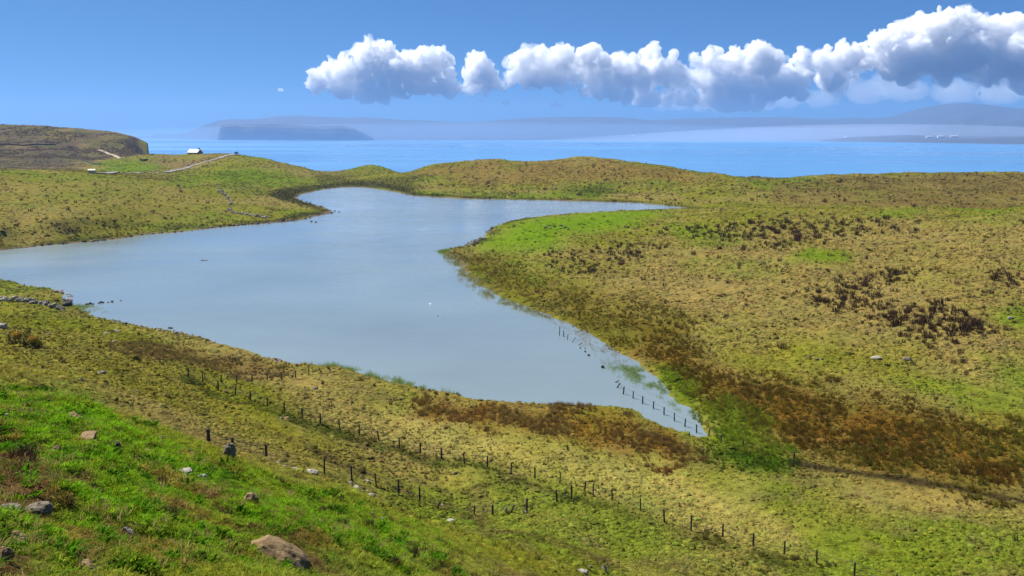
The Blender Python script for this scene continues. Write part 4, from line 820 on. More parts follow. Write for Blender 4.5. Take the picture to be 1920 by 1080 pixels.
rock('stone', 252, 734, 7, 7, m_white, 'tiny pale stone near a brown tuft on the slope', k=2)
rock('stone', 422, 737, 15, 7, m_grey, 'grey flat boulder below the long fence', k=0)
rock('stone', 528, 786, 9, 6, m_white, 'white stone touching a brown boulder under the long fence', k=2)
rock('stone', 538, 787, 13, 9, m_tan, 'brown boulder touching a white stone under the long fence', k=1)
rock('boulder', 592, 731, 12, 10, m_grey, 'single grey boulder in the tan pasture by the reeds', k=3, sink=.2)
rock('stone', 200, 626, 14, 5, m_white, 'pale flat stone beside a dark rush tuft on the slope', k=0)
rock('stone', 218, 623, 18, 6, m_grey, 'grey flat stone above the near shore', k=5)
rock('stone', 213, 641, 7, 4, m_white, 'tiny white stone below the two flat stones', k=2)
rock('boulder', 4, 617, 20, 15, m_white, 'big pale boulder on the slope under the ruined wall', k=1)
rock('stone', 92, 627, 7, 4, m_white, 'tiny white stone above the gorse bush', k=2)
rock('stone', 1644, 672, 20, 6, m_white, 'white flat boulder in the meadow below the dark band', k=5)
rock('stone', 1700, 675, 16, 8, m_grey, 'grey boulder in the meadow below the dark band', k=1)
for (px, py, w_, h_) in [(1516, 672, 7, 5), (1526, 668, 6, 5), (1532, 675, 8, 5), (1541, 674, 6, 5)]:
    rock('stone', px, py, w_, h_, m_grey, 'grey stone in the small heap in the meadow', 'stones heaped in the meadow')
rock('stone', 1090, 1076, 26, 12, m_white, 'broad white stone at the foot of the track slope', k=5)
rock('stone', 1106, 1066, 12, 10, m_tan, 'tan stone next to the broad white stone', k=2)
rock('stone', 1133, 1072, 10, 20, m_white, 'narrow leaning white stone at the foot of the track slope', k=4)
rock('stone', 853, 890, 12, 8, m_grey, 'grey stone in the pasture between the two fences', k=2)
rock('stone', 1895, 598, 12, 6, m_white, 'pale stone in the small green hollow', k=2)
for (px, py) in [(1030, 424), (1040, 425), (1052, 424), (1060, 427), (1024, 427)]:
    rock('stone', px, py, 9, 4, m_dark, 'dark stone in the outcrop on the green point', 'dark stones of the outcrop on the green point')
def strew(path, n, jx, jy, w0, w1, mats, label, group, on_lake=False, name='shore_stone'):
    seg = np.array(path, float); L = np.concatenate([[0], np.cumsum(np.linalg.norm(np.diff(seg, axis=0), axis=1))])
    for _ in range(n):
        t = rnd.uniform(0, L[-1]); px, py = np.interp(t, L, seg[:, 0]) + rnd.gauss(0, jx), np.interp(t, L, seg[:, 1]) + rnd.gauss(0, jy)
        w_ = rnd.uniform(w0, w1); rock(name, px, py, w_, w_ * rnd.uniform(.35, .6), rnd.choice(mats), label, group, on_lake=on_lake)
strew([(108, 547), (126, 553), (130, 562), (124, 568), (112, 572)], 26, 4, 2.5, 6, 11, [m_grey, m_pink, m_white], 'tumbled stone on the rocky tip by the ruined wall', 'stones on the rocky tip by the ruined wall')
strew([(165, 593), (215, 602), (260, 611), (310, 620), (360, 629), (415, 644)], 46, 4, 1.5, 4, 8, [m_pink, m_grey, m_dark, m_white], 'small stone along the near shore under the slope', 'stones along the near shore under the slope')
strew([(500, 670), (535, 680), (552, 684)], 14, 4, 1.5, 4, 8, [m_pink, m_white], 'small stone on the shore corner by the reeds', 'stones on the shore corner by the reeds')
strew([(880, 459), (905, 449), (912, 440), (918, 432), (932, 425)], 34, 5, 2, 5, 9, [m_dark, m_grey, m_dark], 'dark stone on the broken shore of the green point', 'stones on the broken shore of the green point')
strew([(440, 424), (520, 416), (570, 411), (605, 403), (622, 397)], 44, 4, 1, 4, 7, [m_dark, m_pink, m_grey], 'stone along the dark far bank', 'stones along the dark far bank')
strew([(60, 463), (200, 450), (320, 436), (430, 425)], 30, 4, 1, 4, 7, [m_dark, m_pink], 'stone along the long far shore below the hill', 'stones along the long far shore below the hill')
for (px, py, w_, m_) in [(163, 571, 6, m_dark), (168, 570, 8, m_dark), (174, 570.5, 5, m_dark), (185, 569, 4, m_dark), (191, 568, 8, m_dark), (203, 567.5, 4, m_dark), (210, 566.5, 7, m_dark), (226, 564, 4, m_pink), (134, 556, 5, m_dark)]:
    rock('water_stone', px, py, w_, w_ * .55, m_, 'stone of the line breaking the water beyond the ruined wall', 'stones in the water beyond the ruined wall', on_lake=True, sink=.3)
rock('boulder', 127, 573, 18, 11, m_dark, 'dark boulder at the water end of the ruined wall', k=1)
for (px, py, w_) in [(1088, 653, 4), (1097, 660, 5), (1104, 667, 6), (1097, 654, 3)]:
    rock('water_stone', px, py, w_, w_ * .8, m_dark, 'dark stub breaking the water between the leaning posts', 'dark stubs in the water between the leaning posts', on_lake=True, sink=.25)
rock('water_stone', 1130, 690, 6, 7, m_dark, 'round dark stone standing in the green reeds', on_lake=True, sink=.2, k=1)
rock('water_stone', 319, 634 - 18, 9, 4, m_dark, 'dark flat stone just off the near shore', on_lake=True, sink=.3)
for (px, py, w_) in [(628, 396, 5), (636, 398, 3), (592, 417, 6), (584, 416, 5)]:
    rock('water_stone', px, py, w_, 3, m_dark, 'dark stone in the water off the dark bank tip', 'dark stones in the water off the dark bank tip', on_lake=True)
def stone_wall(name, label, path, n, w0, w1, jx, jy, mats):
    pos_ = hit(*path[len(path) // 2]); root = empty(name, pos_); tag(root, label, 'stone wall')
    seg = np.array(path, float); L = np.concatenate([[0], np.cumsum(np.linalg.norm(np.diff(seg, axis=0), axis=1))])
    for i in range(n):
        t = L[-1] * (i + rnd.random()) / n; px, py = np.interp(t, L, seg[:, 0]) + rnd.gauss(0, jx), np.interp(t, L, seg[:, 1]) + rnd.gauss(0, jy)
        w_ = rnd.uniform(w0, w1); o = rock('stone', px, py, w_, w_ * rnd.uniform(.5, .8), rnd.choice(mats), sink=.15); l_ = o.location.copy(); o.parent = root; o.location = l_ - Vector(pos_)
    return root
stone_wall('ruined_wall', 'low ruined wall of pale stones running down to the lake', [(-20, 563), (10, 563), (40, 565), (60, 568), (85, 572), (105, 577), (120, 583)], 46, 6, 14, 2, 1.4, [m_white, m_grey, m_white])
stone_wall('dry_stone_wall', 'tumbled pale stone wall bending down the hill across the lake', [(407, 354), (416, 360), (424, 367), (430, 376), (432, 384), (430, 392), (436, 398), (452, 401), (470, 404), (490, 407), (504, 409)], 95, 3, 6.5, 1.6, .8, [m_white, m_grey, m_white, m_white])

# ------------------------------------------------------------------ fences: weathered posts and wire
m_post = M('weathered_wood', (.060, .048, .038), .9, .4, 14, .5); m_wire = M('rusty_wire', (.11, .085, .065), .7, .3, 20); m_pale = M('bleached_wood', (.42, .37, .31), .85, .2, 12, .4)
def tube(A, B, r0, r1, sides=6):
    A, B = Vector(A), Vector(B); d = (B - A).normalized(); u = d.orthogonal().normalized(); v = d.cross(u); V = []
    for c_, r_ in ((A, r0), (B, r1)):
        for k in range(sides): t = 6.2832 * k / sides; V.append(c_ + u * math.cos(t) * r_ + v * math.sin(t) * r_)
    Fq = [(k, (k + 1) % sides, sides + (k + 1) % sides, sides + k) for k in range(sides)]
    return V, Fq
def fence(label, posts, water_=False, wires=(.45, .9), wire_r=.010, thick=.055, extra=None, hmin=1.0, hmax=1.35, skip=()):
    """posts: pixel of top, pixel of foot"""
    pts = []
    for (tx, ty, bx, by) in posts:
        p = Vector(at_z(bx, by, LAKE_Z)) if water_ and lake_sd(np.array([at_z(bx, by, LAKE_Z)[0]]), np.array([at_z(bx, by, LAKE_Z)[1]]))[0] < .3 else Vector(hit(bx, by))
        L = (p - Vector((0, 0, CAM_Z))).length; h = math.hypot(tx - bx, (by - ty)) * L / F_PX / .95; lean = math.atan2(tx - bx, by - ty)
        if abs(lean) < .25: h = min(max(h, hmin), hmax)
        pts.append((p, h, lean))
    root = empty('wire_fence', pts[len(pts) // 2][0]); tag(root, label, 'fence'); O = root.location; tops = []
    for (p, h, lean) in pts:
        bm = bmesh.new(); r_ = thick * rnd.uniform(.85, 1.2)
        V, Fq = tube((0, 0, -.4), (0, 0, h), r_ * 1.05, r_ * .9, 7); vs = [bm.verts.new(v) for v in V]
        for f in Fq: bm.faces.new([vs[i] for i in f])
        tp = bm.verts.new((r_ * .2, 0, h + r_ * .5))
        for k in range(7): bm.faces.new((vs[7 + k], vs[7 + (k + 1) % 7], tp))
        for v in bm.verts: v.co.x += rnd.gauss(0, .004); v.co.y += rnd.gauss(0, .004)
        me = bpy.data.meshes.new('post'); bm.to_mesh(me); bm.free(); me.materials.append(m_post)
        o = bpy.data.objects.new('post', me); COL.objects.link(o); o.parent = root; o.location = p - O; o.rotation_euler = (rnd.gauss(0, .04), lean + rnd.gauss(0, .03), rnd.uniform(0, 6.28) if abs(lean) < .2 else 0)
        tops.append((p - O, Vector((math.sin(lean), 0, math.cos(lean))), h))
    for i in range(len(tops) - 1):
        if i in skip: continue
        (p0, d0, h0), (p1, d1, h1) = tops[i], tops[i + 1]
        if (p1 - p0).length > 14: continue
        for f in wires:
            a_, b_ = p0 + d0 * h0 * f, p1 + d1 * h1 * f; mid = (a_ + b_) / 2 - Vector((0, 0, .04 + .01 * (b_ - a_).length)); V, Fq = [], []
            for s0, s1 in ((a_, mid), (mid, b_)):
                v_, f_ = tube(s0, s1, wire_r, wire_r, 4); n0 = len(V); V += v_; Fq += [tuple(k + n0 for k in q_) for q_ in f_]
            mesh_np('wire', [v[:] for v in V], Fq, m_wire, root)
    if extra:
        for (tx, ty, bx, by, mt) in extra:
            p = Vector(hit(bx, by)); L = (p - Vector((0, 0, CAM_Z))).length; q_ = Vector(at_d(tx, ty, p.y + .1)); v_, f_ = tube(p - O, q_ - O, .05, .045, 6); mesh_np('brace', [v[:] for v in v_], f_, mt, root)
    return root
def P2(*l): return [(t[0], t[1], t[0] + (t[3] if len(t) > 3 else 0), t[2]) for t in l]
fence('short near fence of dark posts and thick wire along the knoll crest', P2((392, 812, 834), (438, 825, 846), (500, 835, 862), (608, 860, 889), (660, 874, 900), (705.5, 888, 913), (747, 901, 927), (787, 913, 940), (826, 940, 952, -6), (889, 953, 966), (923.6, 948, 965), (964, 947, 961, -6), (987.5, 935, 961), (1044, 919, 942), (1071.7, 910, 934)), wire_r=.020, thick=.085, wires=(.4, .88), hmin=.9)
fence('long dark post fence crossing the pasture from the rushes', P2((354, 697, 709), (380.6, 707, 718), (409.5, 719, 731), (441, 731, 741.5), (470, 741, 752), (501, 752, 764), (533.5, 762, 774), (567.6, 773, 785), (601, 783, 795), (637, 792, 805), (673.5, 802, 816), (709.6, 812, 827), (749, 824, 840), (788, 834, 850), (827.5, 842, 860), (871, 852, 869), (914, 861, 876), (958, 870, 888), (1003, 880, 897), (1049.5, 891, 906.5), (1096, 902, 923), (1112, 907, 930), (1147.5, 917, 938), (1201, 935, 958), (1245.5, 955, 980), (1295.5, 967, 995), (1355, 984, 1006), (1412, 1001, 1024), (1470.5, 1018, 1039), (1531, 1038, 1058), (1601.6, 1059, 1079), (1680, 1080, 1102)),
      wires=(.5, .9), wire_r=.015, thick=.078, hmin=1.15, hmax=1.5, extra=[(1113.5, 917, 1125, 927, m_pale)])
fence('side fence branching through the rushes towards the reeds', P2((385, 704, 714), (415, 707, 718), (444, 707.5, 718), (473, 706, 716.5), (501, 703, 713.5), (528, 701, 711.5), (554.5, 697.5, 709), (579, 694.5, 703.5), (599, 691, 700, 4), (615, 689, 696, 8)), wires=(.5, .9), wire_r=.015, thick=.078, hmin=1.1)
fence('row of dark posts standing in the shallow water', P2((1160, 713, 717, -6), (1162, 719, 727, -5), (1168.5, 725, 739), (1187, 735, 747), (1205, 744, 757), (1225, 754, 766.5), (1245, 764, 778), (1264.5, 774.5, 789.5), (1284, 786, 800), (1306, 798, 811.5), (1328.7, 809, 819.5), (1351.5, 822, 831), (1393, 831, 840), (1488, 851, 864)), water_=True, wires=(.9,), wire_r=.014, thick=.085, hmax=1.5, skip=(11, 12))
fence('five old posts falling into the bay, some leaning hard', P2((1049, 613, 629), (1057, 620, 631), (1065, 627, 636.5, -1), (1079, 633, 641.5, -6), (1092, 643, 647, -7)), water_=True, wires=(), thick=.07, hmax=1.7)

# ------------------------------------------------------------------ road, track, cottage, car, field walls
def ribbon(name, label, path, width, mat, lift=.12, n=90):
    W = np.array([hit(*p)[:2] for p in path]); L = np.concatenate([[0], np.cumsum(np.linalg.norm(np.diff(W, axis=0), axis=1))]); t = np.linspace(0, L[-1], n)
    c = np.stack([np.interp(t, L, W[:, 0]), np.interp(t, L, W[:, 1])], 1)
    for _ in range(6): c[1:-1] = (c[:-2] + 2 * c[1:-1] + c[2:]) / 4
    d = np.gradient(c, axis=0); d /= np.linalg.norm(d, axis=1)[:, None]; nn = np.stack([-d[:, 1], d[:, 0]], 1)
    offs = np.linspace(-.5, .5, 5); V = []
    zc = ground(c[:, 0], c[:, 1])
    for i in range(n):
        q_ = [c[i] + nn[i] * width * o_ for o_ in offs]; zz = max(gz(*p) for p in q_)
        V += [(p[0], p[1], max(zz * .6 + gz(*p) * .4, gz(*p)) + lift) for p in q_]
    ix = np.arange(n * 5).reshape(n, 5); q = np.stack([ix[:-1, :-1], ix[1:, :-1], ix[1:, 1:], ix[:-1, 1:]], -1).reshape(-1, 4)
    return tag(mesh_np(name, V, q, mat), label, 'road', kind='structure')
m_road = M('worn_asphalt', (.19, .18, .175), .9, .12, .4); m_gravel = M('pale_gravel', (.34, .27, .19), .95, .15, .5)
ribbon('road', 'narrow grey road climbing past the cottage', [(442, 289.5), (430, 292), (410, 297.5), (390, 303), (370, 309), (350, 315), (330, 320), (312, 323.5)], 4.2, m_road, .35)
ribbon('road', 'flat stretch of grey road behind the hill brow', [(312, 323.5), (280, 324.5), (240, 325), (200, 325.5), (180, 326)], 4.5, m_road, .30)
ribbon('track', 'pale gravel track on the headland slope', [(184, 281), (196, 285), (208, 290), (218, 294.5), (222, 296), (228, 297.5)], 3.6, m_gravel, .35)

m_wall = M('whitewash', (.20, .19, .20), .9, .15, 2); m_roof = M('pale_slate_roof', (.80, .74, .68), .8, .06, 3); m_chim = M('chimney_render', (.06, .06, .075), .9, .2, 4); m_glass = M('dark_glass', (.02, .025, .03), .1, .1, 2)
def box_mesh(name, lo, hi, mat, parent, bev=0.0):
    bm = bmesh.new(); bmesh.ops.create_cube(bm, size=1.0)
    for v in bm.verts: v.co = Vector([lo[k] + (v.co[k] + .5) * (hi[k] - lo[k]) for k in range(3)])
    if bev: bmesh.ops.bevel(bm, geom=bm.edges[:], offset=bev, segments=2, affect='EDGES')
    me = bpy.data.meshes.new(name); bm.to_mesh(me); bm.free(); me.materials.append(mat); o = bpy.data.objects.new(name, me); COL.objects.link(o); o.parent = parent; return o
def house(name, label, loc, rz, L, W, H, RH, wall_m, roof_m, chimneys=(), windows=True, group=None, cat='house'):
    root = empty(name, loc, rz); tag(root, label, cat, group)
    V = [(-L/2, -W/2, -1.5), (L/2, -W/2, -1.5), (L/2, W/2, -1.5), (-L/2, W/2, -1.5), (-L/2, -W/2, H), (L/2, -W/2, H), (L/2, W/2, H), (-L/2, W/2, H), (-L/2, 0, H + RH), (L/2, 0, H + RH)]
    me = bpy.data.meshes.new('wall'); me.from_pydata(V, [], [(0, 1, 5, 4), (1, 2, 6, 9, 5), (2, 3, 7, 6), (3, 0, 4, 8, 7), (3, 2, 1, 0)]); me.materials.append(wall_m); o = bpy.data.objects.new('wall', me); COL.objects.link(o); o.parent = root
    e, t, g = .35, .14, .3; sl = RH / (W / 2); roof = None
    V = []; Fq = []
    for s in (-1, 1):
        n0 = len(V); V += [(-L/2 - g, s * (W/2 + e), H - e * sl + .05), (L/2 + g, s * (W/2 + e), H - e * sl + .05), (L/2 + g, 0, H + RH + .05), (-L/2 - g, 0, H + RH + .05)]; V += [(v[0], v[1], v[2] + t) for v in V[n0:n0 + 4]]
        Fq += [tuple(n0 + k for k in f) for f in ((0, 1, 2, 3), (4, 7, 6, 5), (0, 4, 5, 1), (1, 5, 6, 2), (3, 2, 6, 7), (0, 3, 7, 4))]
    roof = mesh_np('roof', V, Fq, roof_m, root, smooth=False)
    for cx in chimneys:
        ch = box_mesh('chimney', (cx - .55, -.4, H + RH - .6), (cx + .55, .4, H + RH + 1.15), m_chim, roof); box_mesh('chimney_pot', (cx - .16, -.16, H + RH + 1.15), (cx + .16, .16, H + RH + 1.55), m_chim, roof)
    if windows:
        for wx in (-L * .3, L * .3): w_ = box_mesh('window', (wx - .5, -W/2 - .04, H * .35), (wx + .5, -W/2 + .1, H * .82), m_glass, root)
        box_mesh('door', (-.45, -W/2 - .05, 0), (.45, -W/2 + .1, H * .8), m_chim, root)
    return root
hx, hy, hz = hit(366, 289)
hx, hy = hx * (hy + 12) / hy, hy + 12
house('cottage', 'stone cottage with pale roof and dark chimney on the brow', (hx, hy, gz(hx, hy) - 1.1), R(-28), 12.5, 6.5, 2.3, 2.7, m_wall, m_roof, (5.4,))
# car parked on the crest
m_paint = M('dark_paint', (.012, .013, .018), .3, .1, 2, 0, .5); m_tyre = M('tyre_rubber', (.015, .015, .015), .9, .1, 4); m_lamp = M('lamp_glass', (.5, .06, .04), .2, .1, 2)
def car(loc, rz, label):
    root = empty('parked_car', loc, rz); tag(root, label, 'car')
    prof = [(-2.1, .35), (2.1, .35), (2.15, .75), (1.95, .95), (1.0, 1.05), (.45, 1.75), (-1.5, 1.8), (-2.05, 1.1), (-2.15, .7)]
    V = [(p[0], s * (.88 if p[1] < 1.2 else .72), p[1]) for s in (-1, 1) for p in prof]; n = len(prof)
    me = bpy.data.meshes.new('body'); me.from_pydata(V, [], [tuple(range(n - 1, -1, -1))[::-1], tuple(range(2 * n - 1, n - 1, -1))] + [(k, (k + 1) % n, n + (k + 1) % n, n + k) for k in range(n)]); me.materials.append(m_paint); o = bpy.data.objects.new('body', me); COL.objects.link(o); o.parent = root
    bmd = o.modifiers.new('edge', 'BEVEL'); bmd.width = .06; bmd.segments = 2
    for sx in (-1.35, 1.35):
        for s in (-1, 1):
            v_, f_ = tube((sx, s * .7, .33), (sx, s * .93, .33), .33, .33, 16); v_ = [v[:] for v in v_] ; w_ = mesh_np('wheel', v_, f_, m_tyre, root); mesh_np('rim', *[(lambda a_: ([q[:] for q in a_[0]], a_[1]))(tube((sx, s * .90, .33), (sx, s * .945, .33), .2, .18, 12))][0], m_pale, w_)
    for s in (-1, 1): box_mesh('tail_lamp', (-2.14, s * .7 - .1, .8), (-2.04, s * .7 + .1, 1.02), m_lamp, root); box_mesh('side_window', (-1.3, s * .80 - .03, 1.12), (.5, s * .80 + .03, 1.6), m_glass, root)
    box_mesh('rear_window', (-1.98, -.6, 1.2), (-1.78, .6, 1.6), m_glass, root)
    return root
kx, ky, kz = hit(443.5, 289.3)
car((kx, ky, kz + .3), R(80), 'dark car parked where the grey road crests the hill')
def field_wall(label, path, h, w_, mat, n=70):
    W = np.array([hit(*p)[:2] for p in path]); L = np.concatenate([[0], np.cumsum(np.linalg.norm(np.diff(W, axis=0), axis=1))]); t = np.linspace(0, L[-1], n); V = []
    for k in range(n):
        x_, y_ = np.interp(t[k], L, W[:, 0]), np.interp(t[k], L, W[:, 1]); z_ = gz(x_, y_); hh = h * rnd.uniform(.75, 1.15)
        V += [(x_, y_ - w_, z_ - .5), (x_, y_ - w_ * .6, z_ + hh), (x_, y_ + w_ * .6, z_ + hh), (x_, y_ + w_, z_ - .5)]
    ix = np.arange(n * 4).reshape(n, 4); q = np.stack([ix[:-1, :-1], ix[1:, :-1], ix[1:, 1:], ix[:-1, 1:]], -1).reshape(-1, 4)
    return tag(mesh_np('field_wall', V, q, mat, smooth=False), label, 'field wall')
m_hedge = M('dark_hedge', (.035, .045, .022), .95, .5, .8, .6)
field_wall('dark curved field bank around the small green valley', [(146, 297), (160, 303), (174, 308), (190, 309.5)], 1.3, .9, m_hedge)
field_wall('long straight dark bank high on the headland', [(-40, 271), (0, 271.5), (50, 273), (104, 272)], 1.2, .9, m_hedge)
field_wall('short dark bank on the brown hill near the cottage road', [(263, 301.5), (270, 302), (277, 301)], 1.5, 1.0, m_hedge)
sx_, sy_, sz_ = hit(173, 324.5)
house('shed', 'tiny yellowish shed at the end of the flat road', (sx_, sy_, sz_), R(10), 3.2, 2.2, 1.5, .5, M('cream_board', (.55, .50, .33), .8, .1, 2), M('cream_sheet', (.6, .55, .4), .7, .1, 2), (), False, cat='shed')

# white farm buildings on the far coast
m_white_wall = M('white_render', (.80, .80, .80), .8, .04, .1)
for (px, py, d_, L_, H_, what) in [(1741, 258.3, 7450, 46, 12, 'first long white shed of the three on the far coast'), (1763, 257.8, 7450, 52, 12, 'middle long white shed of the three on the far coast'), (1788, 257.6, 7450, 60, 12, 'last long white shed of the three on the far coast'), (1585, 258.3, 8100, 24, 10, 'small white house alone on the low far coast'), (1187, 255.2, 9350, 26, 14, 'lone white house on the slope of the long far hills')]:
    X, Y, Z = at_d(px, py, d_)
    dg = bpy.context.evaluated_depsgraph_get(); okh, hp, _, _, _, _ = SC.ray_cast(dg, Vector((0, 0, CAM_Z)) + (Vector((X, Y, Z)) - Vector((0, 0, CAM_Z))).normalized() * 3000, (Vector((X, Y, Z)) - Vector((0, 0, CAM_Z))).normalized())
    if okh and hp.y > 5000: X, Y, Z = hp.x, hp.y - 6, hp.z
    house('white_building', what, (X, Y, Z - 1), 0, L_, 14, H_, 3, m_white_wall, m_white_wall, (), False, cat='building')

# ------------------------------------------------------------------ gorse, heather tufts, birds, driftwood
gx, gy, gz_ = hit(45, 650); Lg = math.hypot(gx, gy, gz_ - CAM_Z)
root = empty('gorse_bush', (gx, gy, gz_)); tag(root, 'dark gorse bush with yellow flowers on the slope', 'bush')
m_gorse = blade_mat('gorse_leaf', .15, .4, own=(.040, .036, .014)); m_flower = M('gorse_flower', (.62, .36, .015), .7, .2, 10); m_stem = M('gorse_stem', (.06, .045, .03), .9, .3, 8)
V, Fc = [], []; rr = random.Random(77); W_ = 26 * Lg / F_PX; H_ = 20 * Lg / F_PX
lobes = [(-W_ * .6, 0, H_ * .75, W_ * .42), (-.1, .2, H_ * .65, W_ * .45), (W_ * .45, -.1, H_ * .45, W_ * .40), (W_ * .8, 0, H_ * .25, W_ * .28)]
for _ in range(2600):
    cx_, cy_, cz_, r_ = rr.choice(lobes); d_ = Vector((rr.gauss(0, 1), rr.gauss(0, 1), rr.gauss(0, 1))).normalized(); q_ = Vector((cx_, cy_, cz_)) + d_ * r_ * rr.uniform(.45, 1.08) * Vector((1, 1, .8)).length / 1.62
    q_.z = max(q_.z, .03); s_ = rr.uniform(.05, .11); u_ = Vector((rr.gauss(0, 1), rr.gauss(0, 1), rr.gauss(0, 1))).normalized(); v_ = d_.cross(u_).normalized(); i = len(V)
    V += [q_ - v_ * s_ * .35, q_ + v_ * s_ * .35, q_ + (d_ + u_ * .6).normalized() * s_ * 1.8]; Fc.append((i, i + 1, i + 2))
tag(mesh_np('foliage', [v[:] for v in V], Fc, m_gorse, root, smooth=False), kind='stuff')
V, Fc = [], []
for _ in range(700):
    cx_, cy_, cz_, r_ = (lobes[0] if rr.random() < .45 else lobes[2] if rr.random() < .7 else lobes[3]); d_ = Vector((rr.gauss(.35, .5), rr.gauss(-.5, .5), rr.gauss(.7, .4))).normalized(); q_ = Vector((cx_ + r_ * .4, cy_, cz_)) + d_ * r_ * rr.uniform(.6, .9); s_ = rr.uniform(.045, .08); i = len(V)
    V += [q_ + Vector((s_, 0, 0)), q_ + Vector((-s_, 0, 0)), q_ + Vector((0, s_, 0)), q_ + Vector((0, -s_, 0)), q_ + Vector((0, 0, s_))]; Fc += [(i, i + 2, i + 4), (i + 2, i + 1, i + 4), (i + 1, i + 3, i + 4), (i + 3, i, i + 4)]
tag(mesh_np('flowers', [v[:] for v in V], Fc, m_flower, root, smooth=False), kind='stuff')
v_, f_ = tube((0, 0, -.2), (.05, 0, H_ * .7), .08, .04, 7); mesh_np('stem', [v[:] for v in v_], f_, m_stem, root)
# brown heather and dead grass tufts on the knoll
m_heath = blade_mat('dead_heather', .1, .4, own=(.070, .048, .030)); HE = []
for k in range(4):
    V, Fc = tuft_arrays(170, .34, .26, .016, .16, rnd, base=-.05); o = mesh_np('heather_tuft', V, Fc, m_heath, smooth=False); HE.append(o.data); bpy.data.objects.remove(o)
for (px, py, w_, what) in [(312, 968, 46, 'dark brown heather tuft over a deep burrow in the turf'), (376, 964, 24, 'small dark heather tuft between two larger ones'), (422, 968, 32, 'brown heather tuft beside the orange tan stone'), (38, 862, 60, 'dark heather hummock at the top of the bare earth'), (80, 944, 34, 'dry tuft hanging over the grey boulder'), (120, 945, 40, 'straw coloured tuft beside the grey boulder'), (170, 912, 26, 'dark green tuft in the middle of the turf'), (215, 812, 24, 'dark tuft at the end of the long low stone'), (245, 862, 30, 'flat dark tuft below the dark stone'), (118, 898, 18, 'small black hollow tuft beside bare earth'), (84, 846, 18, 'small dark tuft by the little tan stone'), (300, 905, 30, 'brown tuft below the white stone'), (770, 1040, 40, 'brown heather patch low on the knoll'), (735, 1056, 36, 'rust brown tuft at the foot of the knoll'), (520, 905, 30, 'dry brown tuft on the knoll crest'), (640, 985, 34, 'dry brown tuft on the shoulder of the knoll'), (460, 850, 26, 'dry brown tuft leaning on the lichen boulder'), (690, 985, 30, 'faded heather tuft under the white stone cluster'), (600, 960, 28, 'faded heather tuft above the rock slab')]:
    x_, y_, z_ = hit(px, py); Lh = math.hypot(x_, y_, z_ - CAM_Z); s_ = w_ * Lh / F_PX / .75
    o = bpy.data.objects.new('heather_tuft', HE[rnd.randrange(4)]); COL.objects.link(o); o.location = (x_, y_, z_ - .02); o.scale = (s_, s_, s_ * rnd.uniform(.7, 1.0)); o.rotation_euler = (0, 0, rnd.uniform(0, 6.28)); tag(o, what, 'heather')
m_log = M('wet_driftwood', (.045, .038, .032), .6, .3, 6)
lx, ly, _ = at_z(383, 488.5, LAKE_Z); bm = bmesh.new()
for k in range(9):
    t = k / 8; r_ = .16 * (1 - .55 * abs(t - .35)); 
    for s in range(8): bm.verts.new(((t - .5) * 1.9, math.cos(s * .7854) * r_ + .12 * math.sin(t * 5), math.sin(s * .7854) * r_ * .9 + .03))
bm.verts.ensure_lookup_table()
for k in range(8):
    for s in range(8): bm.faces.new([bm.verts[i] for i in (k * 8 + s, k * 8 + (s + 1) % 8, (k + 1) * 8 + (s + 1) % 8, (k + 1) * 8 + s)])
bm.faces.new([bm.verts[i] for i in range(7, -1, -1)]); bm.faces.new([bm.verts[64 + i] for i in range(8)])
me = bpy.data.meshes.new('driftwood'); bm.to_mesh(me); bm.free(); me.materials.append(m_log); o = bpy.data.objects.new('driftwood', me); COL.objects.link(o); o.location = (lx, ly, LAKE_Z); o.rotation_euler = (0, .02, .15); tag(o, 'dark log floating alone on the open lake', 'log')
m_bird = M('white_plumage', (.75, .75, .74), .8, .05, 10)
def bird(px, py, label, group=None):
    x_, y_, _ = at_z(px, py, LAKE_Z); bm = bmesh.new(); pf = [(-.34, .0, .10), (-.24, .05, .09), (-.08, .11, .08), (.08, .11, .09), (.18, .07, .14), (.21, .045, .22), (.25, .05, .27), (.31, .03, .27), (.38, .004, .26)]
    ring = [[bm.verts.new((px_, math.cos(k * .7854) * max(r_, .004), zc + math.sin(k * .7854) * max(r_, .004))) for k in range(8)] for px_, r_, zc in pf]
    for a_, b_ in zip(ring, ring[1:]):
        for k in range(8): bm.faces.new((a_[k], a_[(k + 1) % 8], b_[(k + 1) % 8], b_[k]))
    me = bpy.data.meshes.new('gull'); bm.to_mesh(me); bm.free(); me.materials.append(m_bird); o = bpy.data.objects.new('gull', me); COL.objects.link(o); o.location = (x_, y_, LAKE_Z - .02); o.scale = (1.3,) * 3; o.rotation_euler = (0, 0, rnd.uniform(0, 6.28)); tag(o, label, 'bird', group)
bird(54, 515, 'white bird swimming off the grassy tip by the ruined wall')
bird(807, 571, 'white bird swimming in the middle of the lake', 'white birds out on the lake'); bird(820, 592, 'white bird swimming in the middle of the lake', 'white birds out on the lake')

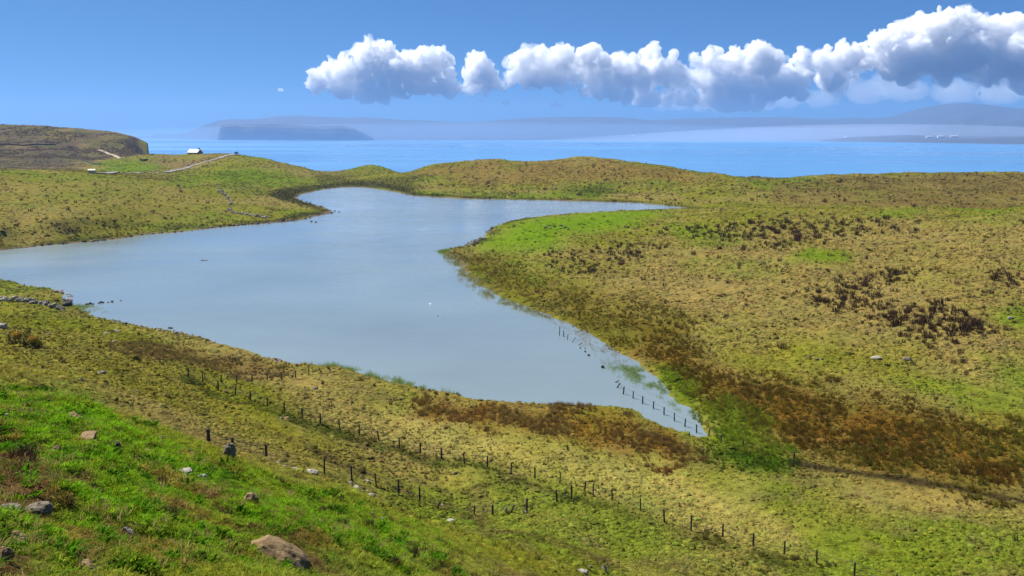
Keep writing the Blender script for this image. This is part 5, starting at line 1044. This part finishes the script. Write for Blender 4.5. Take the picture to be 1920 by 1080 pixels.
#SECTION_HAZE
m_haze = bpy.data.materials.new('haze_air'); m_haze.use_nodes = True
nt = m_haze.node_tree; nt.nodes.remove(nt.nodes['Principled BSDF'])
pv = N(nt, 'ShaderNodeVolumePrincipled'); pv.inputs['Color'].default_value = (.26, .47, .82, 1); pv.inputs['Density'].default_value = 0.000062; pv.inputs['Anisotropy'].default_value = 0.15
nt.links.new(pv.outputs[0], nt.nodes['Material Output'].inputs['Volume'])
bmh = bmesh.new(); bmesh.ops.create_cube(bmh, size=1.0)
for v in bmh.verts: v.co = (v.co.x * 34000, (v.co.y + 0.5) * 17600 - 600, (v.co.z + 0.5) * 580 - 12)
meh = bpy.data.meshes.new('haze'); bmh.to_mesh(meh); bmh.free(); meh.materials.append(m_haze)
haze = bpy.data.objects.new('haze', meh); COL.objects.link(haze); tag(haze, 'thin pale blue air over sea and land', 'haze', kind='stuff')
def mist(label, px0, px1, d, depth, h, dens, color):
    """a lens of thicker sea mist lying along the far shore"""
    x0 = (px0 - 960) / F_PX * d; x1 = (px1 - 960) / F_PX * d
    m = m_haze.copy(); m.name = 'shore_mist_air'; p = m.node_tree.nodes['Principled Volume']
    p.inputs['Density'].default_value = dens; p.inputs['Color'].default_value = (*color, 1)
    nx, ny, rows = 40, 16, []
    top = [[((x0 + (x1 - x0) * i / nx), d + depth * j / ny, 1.5 + h * (math.sin(math.pi * min(max(i / nx, 0.0), 1.0)) ** 1.4) * (math.sin(math.pi * j / ny) ** 0.8) + 0.3) for i in range(nx + 1)] for j in range(ny + 1)]
    V = [p_ for r_ in top for p_ in r_]; n0 = len(V); V += [(x_, y_, 1.0) for (x_, y_, z_) in V]
    k = nx + 1; Fq = []
    for j in range(ny):
        for i in range(nx):
            a_ = j * k + i; Fq.append((a_, a_ + 1, a_ + 1 + k, a_ + k)); Fq.append((n0 + a_, n0 + a_ + k, n0 + a_ + k + 1, n0 + a_ + 1))
    for i in range(nx): Fq.append((i, n0 + i, n0 + i + 1, i + 1)); t_ = ny * k + i; Fq.append((t_, t_ + 1, n0 + t_ + 1, n0 + t_))
    for j in range(ny): t_ = j * k; Fq.append((t_, t_ + k, n0 + t_ + k, n0 + t_)); t_ = j * k + nx; Fq.append((t_, n0 + t_, n0 + t_ + k, t_ + k))
    return tag(mesh_np('sea_mist', V, Fq, m), label, 'mist', kind='stuff')
mist('pale blue mist lying along the whole far shore', -900, 2700, 7300, 7100, 200, 0.00012, (.36, .57, .90))
mist('whiter bank of mist below the round mountain', 1000, 2900, 6600, 6400, 170, 0.00026, (.68, .80, 1.0))
